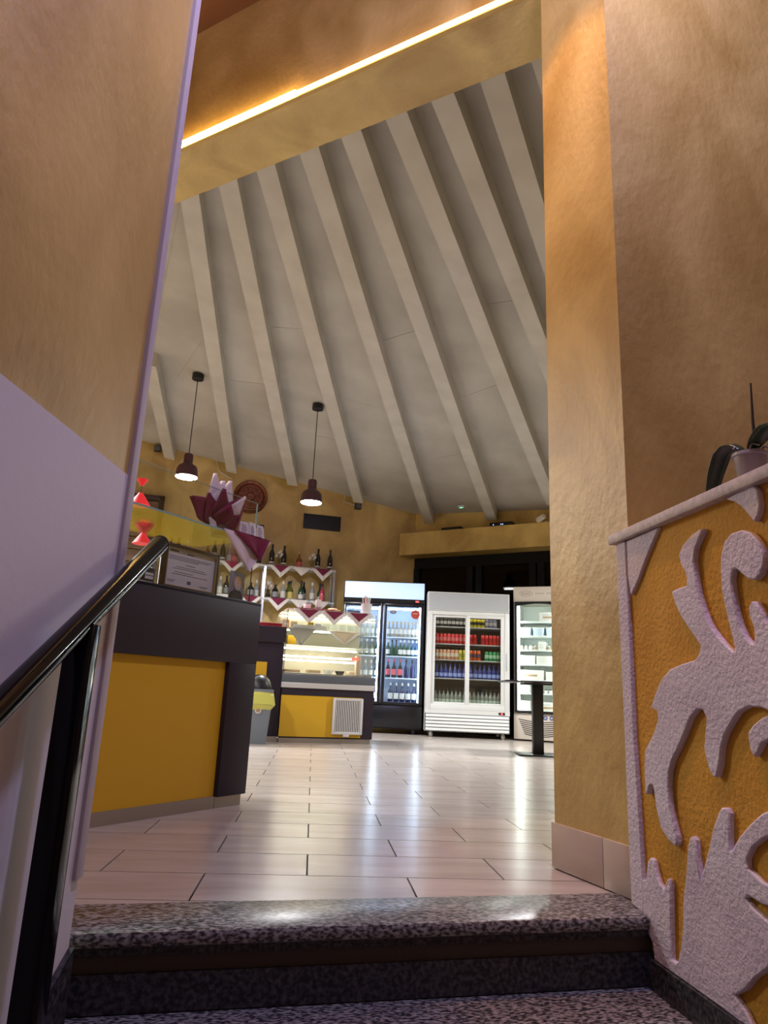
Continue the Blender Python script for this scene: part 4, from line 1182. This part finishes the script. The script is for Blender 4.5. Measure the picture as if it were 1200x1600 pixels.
BTL = {
    'beerclear': bottle_meshes('beerclear', 0.235, 0.030, 0.012, gm('pale_beer', (0.34, 0.33, 0.26)), L_W, C_Y, (0.20, 0.50), 0.50),
    'beergreen': bottle_meshes('beergreen', 0.245, 0.032, 0.012, GN, L_W, C_W, (0.12, 0.40), 0.50),
    'beergreend': bottle_meshes('beergreend', 0.245, 0.032, 0.012, GN, GN, C_K, (0.12, 0.40), 0.50),
    'beerblue': bottle_meshes('beerblue', 0.245, 0.032, 0.012, gm('teal_glass', (0.01, 0.07, 0.16)), L_W, C_W, (0.12, 0.40), 0.50),
    'beerred': bottle_meshes('beerred', 0.275, 0.037, 0.013, BK, L_R, L_R, (0.15, 0.46), 0.52, 0.95),
    'beernavy': bottle_meshes('beernavy', 0.275, 0.037, 0.013, NV, NV, C_K, (0.15, 0.46), 0.52),
    'beerdark': bottle_meshes('beerdark', 0.275, 0.038, 0.013, NV, L_W, C_W, (0.15, 0.46), 0.52, 0.95),
    'water': bottle_meshes('water', 0.205, 0.034, 0.013, BLU, mat('label_blue', (0.22, 0.30, 0.60), 0.6), BLU, (0.12, 0.36), 0.55),
    'sparkling': bottle_meshes('sparkling', 0.205, 0.032, 0.012, gm('clear_soda', (0.20, 0.22, 0.19)), mat('label_pale_green', (0.42, 0.50, 0.42), 0.6), C_K, (0.05, 0.28), 0.5),
}
BD2 = {'beerclear': 'pale beer bottle with gold cap', 'beergreen': 'green beer bottle with white label', 'beergreend': 'plain dark green beer bottle', 'beerblue': 'teal beer bottle',
       'beerred': 'dark beer bottle with red label', 'beernavy': 'plain navy beer bottle', 'beerdark': 'dark beer bottle with white label', 'water': 'blue water bottle', 'sparkling': 'clear soda bottle'}
rows = [(1.405, 'top shelf', ['beerclear'] * 8), (1.12, 'second shelf', ['beergreen', 'beergreend', 'beergreend', 'beergreen', 'beergreen', 'beergreen', 'beerblue', 'beerblue']),
        (0.80, 'third shelf', ['beerred', 'beerred', 'beerred', 'beernavy', 'beernavy']), (0.452, 'bottom', ['beerdark'] * 5)]
for z, nm, lst in rows:
    x0, dx = (0.705, 0.062) if len(lst) == 8 else ((0.715, 0.092) if nm == 'third shelf' else (0.765, 0.088))
    for k, t in enumerate(lst):
        put_bottle(BTL[t], BF.w(x0 + dx * k, 0.16, z), 'beer_bottle', '%s, %s from left, %s, right door of black cooler' % (BD2[t], ORD[k], nm), 'bottle', 'bottles in the black cooler')
for z, nm, t in ((1.405, 'top shelf', 'beerclear'), (1.12, 'second shelf', 'beergreen'), (0.80, 'third shelf', 'beerblue'), (0.452, 'bottom', 'beerdark')):
    for k in range(6):
        put_bottle(BTL[t], BF.w(0.13 + 0.082 * k, 0.16, z), 'beer_bottle', '%s, %s from left, %s, left door of black cooler' % (BD2[t], ORD[k], nm), 'bottle', 'bottles in the black cooler')

# ------------------------------------------------------------------ white sliding-door cooler
WF = Frame((1.605, 10.304), 96)
wh = tag(empty('white_cooler', WF.w(0, 0), WF.rz), 'white sliding door drinks cooler with grey header', 'fridge')
WW, WH, WD = 1.205, 2.06, 0.62
IND = mat('dim_inside', (0.14, 0.12, 0.12), 0.5)
MB().box(0, 0.05, 0.03, WD, 0.08, WH).build('side_panel', WHITE, wh)
MB().box(WW - 0.05, WW, 0.03, WD, 0.08, WH).build('side_panel', WHITE, wh)
MB().box(0, WW, WD - 0.03, WD, 0.08, WH).build('back_panel', WHITE, wh)
MB().box(0.05, WW - 0.05, WD - 0.04, WD - 0.03, 0.44, 1.76).build('inner_back', IND, wh)
MB().box(0.05, WW - 0.05, 0.03, WD - 0.03, 1.74, WH).build('top_box', WHITE, wh)
MB().box(0.05, WW - 0.05, 0.03, WD - 0.03, 0.08, 0.46).build('base_box', WHITE, wh)
hd = MB().box(0.0, WW, 0.0, 0.03, 1.785, WH, 0.006).build('header', WHITE, wh)
MB().box(0.018, WW - 0.018, -0.008, 0.0, 1.80, WH - 0.015).build('header_panel', SILVER, hd)
for a, b, c, d in ((0.0, 0.075, 0.38, 1.78), (WW - 0.075, WW, 0.38, 1.78), (0.075, WW - 0.075, 1.725, 1.78), (0.075, WW - 0.075, 0.38, 0.455)):
    MB().box(a, b, 0.0, 0.04, c, d, 0.005).build('front_frame', WHITE, wh)
for (a, b, y) in ((0.075, 0.612, 0.022), (0.575, WW - 0.078, 0.004)):
    dr = MB().box(a, a + 0.05, y, y + 0.018, 0.455, 1.725, 0.003).build('door', WHITE, wh)
    MB().box(b - 0.05, b, y, y + 0.018, 0.455, 1.725, 0.003).build('door_stile', WHITE, dr)
    MB().box(a + 0.05, b - 0.05, y, y + 0.018, 0.455, 0.485, 0.003).build('door_rail', WHITE, dr)
    MB().box(a + 0.05, b - 0.05, y, y + 0.018, 1.69, 1.725, 0.003).build('door_rail', WHITE, dr)
    MB().box(a + 0.05, b - 0.05, y + 0.006, y + 0.012, 0.485, 1.69).build('door_glass', GLASS, dr)
MB().box(WW - 0.055, WW - 0.04, -0.012, 0.0, 0.95, 1.20, 0.003).build('door_handle', SILVER, wh)
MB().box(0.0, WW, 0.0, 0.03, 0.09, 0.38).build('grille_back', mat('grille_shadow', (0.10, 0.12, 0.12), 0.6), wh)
MB().box(0.0, WW, -0.006, 0.0, 0.325, 0.38).build('grille_top', WHITE, wh)
for k in range(5):
    z = 0.095 + 0.046 * k
    MB().add([(0.012, -0.014, z), (WW - 0.012, -0.014, z), (WW - 0.012, -0.002, z + 0.036), (0.012, -0.002, z + 0.036), (0.012, 0.0, z), (WW - 0.012, 0.0, z), (WW - 0.012, 0.0, z + 0.036), (0.012, 0.0, z + 0.036)],
             [(0, 1, 2, 3), (0, 4, 5, 1), (3, 2, 6, 7), (0, 3, 7, 4), (1, 5, 6, 2), (4, 7, 6, 5)]).build('grille_slat', WHITE, wh)
tm = MB().box(WW - 0.16, WW - 0.07, -0.01, 0.0, 0.335, 0.37, 0.002).build('thermostat', BLACK, wh)
MB().box(WW - 0.125, WW - 0.10, -0.012, -0.01, 0.342, 0.362).build('digits', LEDRED, tm)
MB().box(0.10, WW - 0.10, 0.08, 0.10, 1.722, 1.738).build('light_strip', mat('dim_strip', (1, 1, 1), 0.4, emit=(1.0, 0.95, 0.85), es=6), wh)
for x in (0.09, WW - 0.09):
    for y in (0.06, 0.52):
        MB().lathe([(0.015, 0), (0.032, 0.02), (0.032, 0.05), (0.015, 0.08)], 10, x, y, 0).build('castor', STEEL, wh)
SHZ = (1.565, 1.315, 1.085, 0.822, 0.47)
for z in SHZ[:4]:
    MB().box(0.06, WW - 0.06, 0.09, 0.54, z - 0.014, z, 0.002).build('wire_shelf', mat('shelf_wire', (0.46, 0.46, 0.46), 0.4), wh)


def can_meshes(key, body, band, h=0.122, r=0.031):
    b = MB().lathe([(r * 0.82, 0.0), (r, h * 0.06), (r, h * 0.90), (r * 0.84, h * 0.985), (0, h * 0.985)], 12).mesh(key + '_can', body)
    k = MB().lathe([(r * 1.012, h * 0.30), (r * 1.012, h * 0.66)], 12, caps=False).mesh(key + '_band', band)
    c = MB().lathe([(r * 0.84, h * 0.975), (r * 0.86, h), (r * 0.78, h * 0.985), (0, h * 0.985)], 12).mesh(key + '_lid', STEEL)
    return b, k, c


def cm(name, c):
    return mat(name, c, 0.3, 0.3)


CAN = {
    'black': can_meshes('black', cm('can_black', (0.02, 0.018, 0.018)), cm('can_silverband', (0.40, 0.38, 0.36))),
    'yellowtop': can_meshes('yellowtop', cm('can_yellow', (0.50, 0.42, 0.02)), cm('can_darkband', (0.03, 0.03, 0.03))),
    'grey': can_meshes('grey', cm('can_violet', (0.16, 0.15, 0.24)), cm('can_silverband', (0.4, 0.38, 0.36))),
    'red': can_meshes('red', cm('can_red', (0.48, 0.015, 0.02)), cm('can_pinkband', (0.62, 0.16, 0.16)), 0.145),
    'tallred': can_meshes('tallred', cm('can_red', (0.48, 0.015, 0.02)), cm('can_darkred', (0.34, 0.008, 0.015)), 0.145),
    'peach': can_meshes('peach', cm('can_peach', (0.50, 0.24, 0.13)), cm('can_cream', (0.66, 0.58, 0.46)), 0.145),
    'lemon': can_meshes('lemon', cm('can_lemon', (0.55, 0.50, 0.05)), cm('can_olive', (0.32, 0.34, 0.05)), 0.145),
    'orange': can_meshes('orange', cm('can_orange', (0.60, 0.10, 0.015)), cm('can_navyband', (0.10, 0.06, 0.10)), 0.145),
    'green': can_meshes('green', cm('can_green', (0.01, 0.22, 0.07)), cm('can_mint', (0.35, 0.55, 0.38)), 0.135),
}
CDS = {'black': 'black can with silver band', 'yellowtop': 'yellow and black can', 'grey': 'violet grey can', 'red': 'red can with pale script', 'tallred': 'plain red can', 'peach': 'peach iced tea can', 'lemon': 'lemon yellow can', 'orange': 'orange can', 'green': 'green can'}


def put_can(t, loc, label, rz=0.0):
    b = link('drink_can', CAN[t][0], None, loc, rz)
    tag(b, label, 'can', 'cans in the white cooler')
    link('band', CAN[t][1], b)
    link('lid', CAN[t][2], b)


LEFT = [['black'] * 8, ['red'] * 8, ['peach', 'peach', 'peach', 'peach', 'peach', 'peach', 'lemon', 'lemon'], None, None]
RIGHT = [['yellowtop'] * 4 + ['grey'] * 3, ['tallred', 'tallred', None, 'tallred', 'tallred', 'tallred', 'tallred', 'tallred'], ['orange', 'orange', 'orange', None, 'green', 'green', 'green', 'green'], None, None]
SN = ('top shelf', 'second shelf', 'third shelf', 'fourth shelf', 'bottom')
for dn_, tab, x0 in (('left', LEFT, 0.158), ('right', RIGHT, 0.655)):
    for si in range(5):
        if tab[si] is not None:
            nn_ = len(tab[si])
            for k, t in enumerate(tab[si]):
                if t is None:
                    continue
                put_can(t, WF.w(x0 + 0.0585 * k, 0.13, SHZ[si]), '%s, %s from left, %s, %s door of white cooler' % (CDS[t], ORD[k], SN[si], dn_), k * 1.7)
        else:
            t = 'water' if si == 3 else 'sparkling'
            n_ = 7 if si == 3 else 8
            for k in range(n_):
                put_bottle(BTL[t], WF.w(x0 + (0.0 if si == 3 else -0.008) + (0.068 if si == 3 else 0.06) * k, 0.13, SHZ[si]), 'soda_bottle' if si == 4 else 'water_bottle',
                           '%s, %s from left, %s, %s door of white cooler' % (BD2[t], ORD[k], SN[si], dn_), 'bottle', 'bottles in the white cooler')

# ------------------------------------------------------------------ cream upright freezer
TF = Frame((2.88, 10.25), 118)
th = tag(empty('cream_freezer', TF.w(0, 0), TF.rz), 'cream upright ice cream freezer with bright lit shelves', 'freezer')
TW_, TH_, TD_ = 0.76, 2.19, 0.60
INT = mat('freezer_inside', (0.74, 0.80, 0.78), 0.4)
MB().box(0, 0.03, 0.03, TD_, 0.02, TH_).build('side_panel', CREAM, th)
MB().box(TW_ - 0.03, TW_, 0.03, TD_, 0.02, TH_).build('side_panel', CREAM, th)
MB().box(0, TW_, TD_ - 0.03, TD_, 0.02, TH_).build('back_panel', CREAM, th)
MB().box(0.03, TW_ - 0.03, TD_ - 0.04, TD_ - 0.03, 0.38, 1.96).build('inner_back', INT, th)
for a, b in ((0.03, 0.034), (TW_ - 0.034, TW_ - 0.03)):
    MB().box(a, b, 0.03, TD_ - 0.04, 0.38, 1.96).build('inner_side', INT, th)
MB().box(0.0, TW_, 0.0, TD_, 1.965, TH_, 0.012).build('header', CREAM, th)
MB().box(0.0, TW_, 0.0, TD_, 0.02, 0.375, 0.012).build('base', CREAM, th)
lg = MB()
MB().prism(ell(0.19, 2.085, 0.10, 0.045, 28), lambda a, b, d: (a, d, b), -0.0015, 0.0).build('oval_logo', mat('logo_taupe', (0.40, 0.36, 0.31), 0.5), th)
MB().prism(ell(0.19, 2.085, 0.090, 0.037, 28), lambda a, b, d: (a, d, b), -0.0022, -0.0014).build('oval_logo_field', CREAM, th)
for k, wdt in enumerate((0.018, 0.014, 0.016, 0.014, 0.016)):
    lg.box(0.125 + 0.027 * k, 0.125 + 0.027 * k + wdt, -0.003, -0.0018, 2.066, 2.104)
for k in range(12):
    lg.box(0.33 + 0.033 * k, 0.33 + 0.033 * k + (0.022 if k not in (4, 8) else 0.0), -0.002, 0.0, 2.077, 2.094)
lg.build('header_print', mat('logo_taupe', (0.40, 0.36, 0.31)), th)
dr = MB().box(0.018, 0.058, -0.03, 0.03, 0.38, 1.962, 0.008).build('door', BLACKF, th)
MB().box(TW_ - 0.058, TW_ - 0.018, -0.03, 0.03, 0.38, 1.962, 0.008).build('door_stile', BLACKF, dr)
MB().box(0.05, TW_ - 0.05, -0.03, 0.03, 0.38, 0.415, 0.006).build('door_rail', BLACKF, dr)
MB().prism([(0.05, 1.962), (TW_ - 0.05, 1.962), (TW_ - 0.05, 1.90)] + [(0.058 + (TW_ - 0.116) * (1 - t / 10), 1.90 + 0.035 * math.sin(math.pi * t / 10)) for t in range(11)], lambda a, b, d: (a, d, b), -0.03, 0.03).build('door_rail', BLACKF, dr)
MB().box(0.058, TW_ - 0.058, -0.004, 0.002, 0.415, 1.935).build('door_glass', GLASS, dr)
for a in (0.062, TW_ - 0.08):
    MB().box(a, a + 0.018, 0.04, 0.06, 0.42, 1.92).build('light_strip', STRIPN, th)
FZ = (1.69, 1.48, 1.276, 1.07, 0.845, 0.66, 0.40)
for z in FZ:
    MB().box(0.04, TW_ - 0.04, 0.07, 0.52, z - 0.02, z, 0.003).build('freezer_shelf', INT, th)
# curved vent slits in the base
for k in range(8):
    pts = []
    for t in range(13):
        x = 0.07 + 0.012 * k + (TW_ - 0.14 - 0.024 * k) * t / 12
        pts.append((x, -0.001, 0.285 - 0.028 * k - 0.035 * math.sin(math.pi * t / 12) + 0.012))
    MB().tube(pts, 0.006, 5).build('vent_slit', mat('vent_slit', (0.05, 0.045, 0.04), 0.6), th)
for k, x in enumerate((0.29, 0.45, 0.535)):
    q = MB().lathe([(0, 0), (0.030, 0), (0.030, 0.004), (0, 0.004)], 18).build('badge', mat('badge_blue', (0.06, 0.10, 0.28), 0.4), th, (x, 0.0, 0.325))
    q.rotation_euler = (R(90), 0, 0)
    q = MB().lathe([(0, 0), (0.016, 0), (0.016, 0.006), (0, 0.006)], 14).build('badge_mark', mat('badge_grey', (0.45, 0.47, 0.50), 0.4), th, (x, 0.0, 0.325))
    q.rotation_euler = (R(90), 0, 0)
BOXW = mat('box_white', (0.70, 0.70, 0.66), 0.6)
TUB = mat('tub_blue', (0.52, 0.64, 0.74), 0.4)


def carton(x, z, w_, h_, m, label, strip=True, name='ice_cream_box'):
    b = tag(empty(name, TF.w(x, 0.12, z), TF.rz), label, 'box', 'boxes in the cream freezer')
    MB().box(0, w_, 0, 0.25, 0, h_, 0.003).build('carton', m, b)
    if strip:
        MB().box(w_ * 0.15, w_ * 0.75, -0.002, 0.0, h_ * 0.35, h_ * 0.55).build('print', CARD, b)
        MB().box(w_ * 0.1, w_ * 0.5, -0.002, 0.0, h_ * 0.70, h_ * 0.78).build('print', mat('print_grey', (0.42, 0.44, 0.44), 0.6), b)
    else:
        for j in range(3):
            MB().box(w_ * 0.12, w_ * (0.85 - 0.1 * j), -0.002, 0.0, h_ * (0.3 + 0.2 * j), h_ * (0.34 + 0.2 * j)).build('print', mat('print_grey', (0.42, 0.44, 0.44)), b)


carton(0.36, 1.69, 0.34, 0.13, BOXW, 'white box with brown stripe on the freezer top shelf')
carton(0.05, 1.07, 0.24, 0.125, BOXW, 'left white printed box on the freezer fourth shelf', False)
carton(0.31, 1.07, 0.24, 0.12, BOXW, 'middle white printed box on the freezer fourth shelf', False)
carton(0.05, 0.845, 0.36, 0.14, BOXW, 'wide white box with brown stripe on the freezer fifth shelf')
carton(0.44, 0.845, 0.22, 0.12, BOXW, 'smaller white box right on the freezer fifth shelf', False)
carton(0.06, 0.40, 0.15, 0.15, BOXW, 'left white box on the freezer bottom', False)
carton(0.36, 0.40, 0.30, 0.14, BOXW, 'right white box with brown stripe on the freezer bottom')
for k in range(3):
    t_ = tag(empty('ice_cream_tub', TF.w(0.15 + 0.19 * k, 0.22, 1.48), TF.rz), ORD[k] + ' pale blue tub from left on the freezer second shelf', 'tub', 'tubs in the cream freezer')
    rbox(0.14, 0.16, 0.0, 0.17, 0.18, 0.11, 0.015).build('tub', TUB, t_)
    rbox(0.18, 0.19, 0.11, 0.18, 0.19, 0.122, 0.015).build('lid', BOXW, t_)
for k in range(9):
    t_ = tag(empty('dessert_cup', TF.w(0.085 + 0.066 * k, 0.18, 1.276)), ORD[k] + ' small dessert cup from left on the freezer third shelf', 'cup', 'dessert cups in the freezer')
    MB().lathe([(0.020, 0.0), (0.028, 0.045), (0.0, 0.046)], 10).build('cup', BOXW if k % 3 else CARD, t_)
    MB().lathe([(0.0, 0.044), (0.024, 0.046), (0.012, 0.066), (0, 0.07)], 10).build('topping', OFFW, t_)
carton(0.34, 1.276, 0.10, 0.12, BOXW, 'narrow white box behind the dessert cups in freezer', False)
for k in range(6):
    t_ = tag(empty('dessert_cup', TF.w(0.30 + 0.065 * k, 0.18, 0.66)), ORD[k] + ' dark topped dessert cup from left on the freezer sixth shelf', 'cup', 'dark dessert cups in the freezer')
    MB().lathe([(0.020, 0.0), (0.028, 0.045), (0.0, 0.046)], 10).build('cup', BOXW, t_)
    MB().lathe([(0.0, 0.044), (0.026, 0.046), (0.012, 0.062), (0, 0.064)], 10).build('topping', STEM, t_)
carton(0.06, 0.66, 0.15, 0.11, BOXW, 'small white box left on the freezer sixth shelf', False)
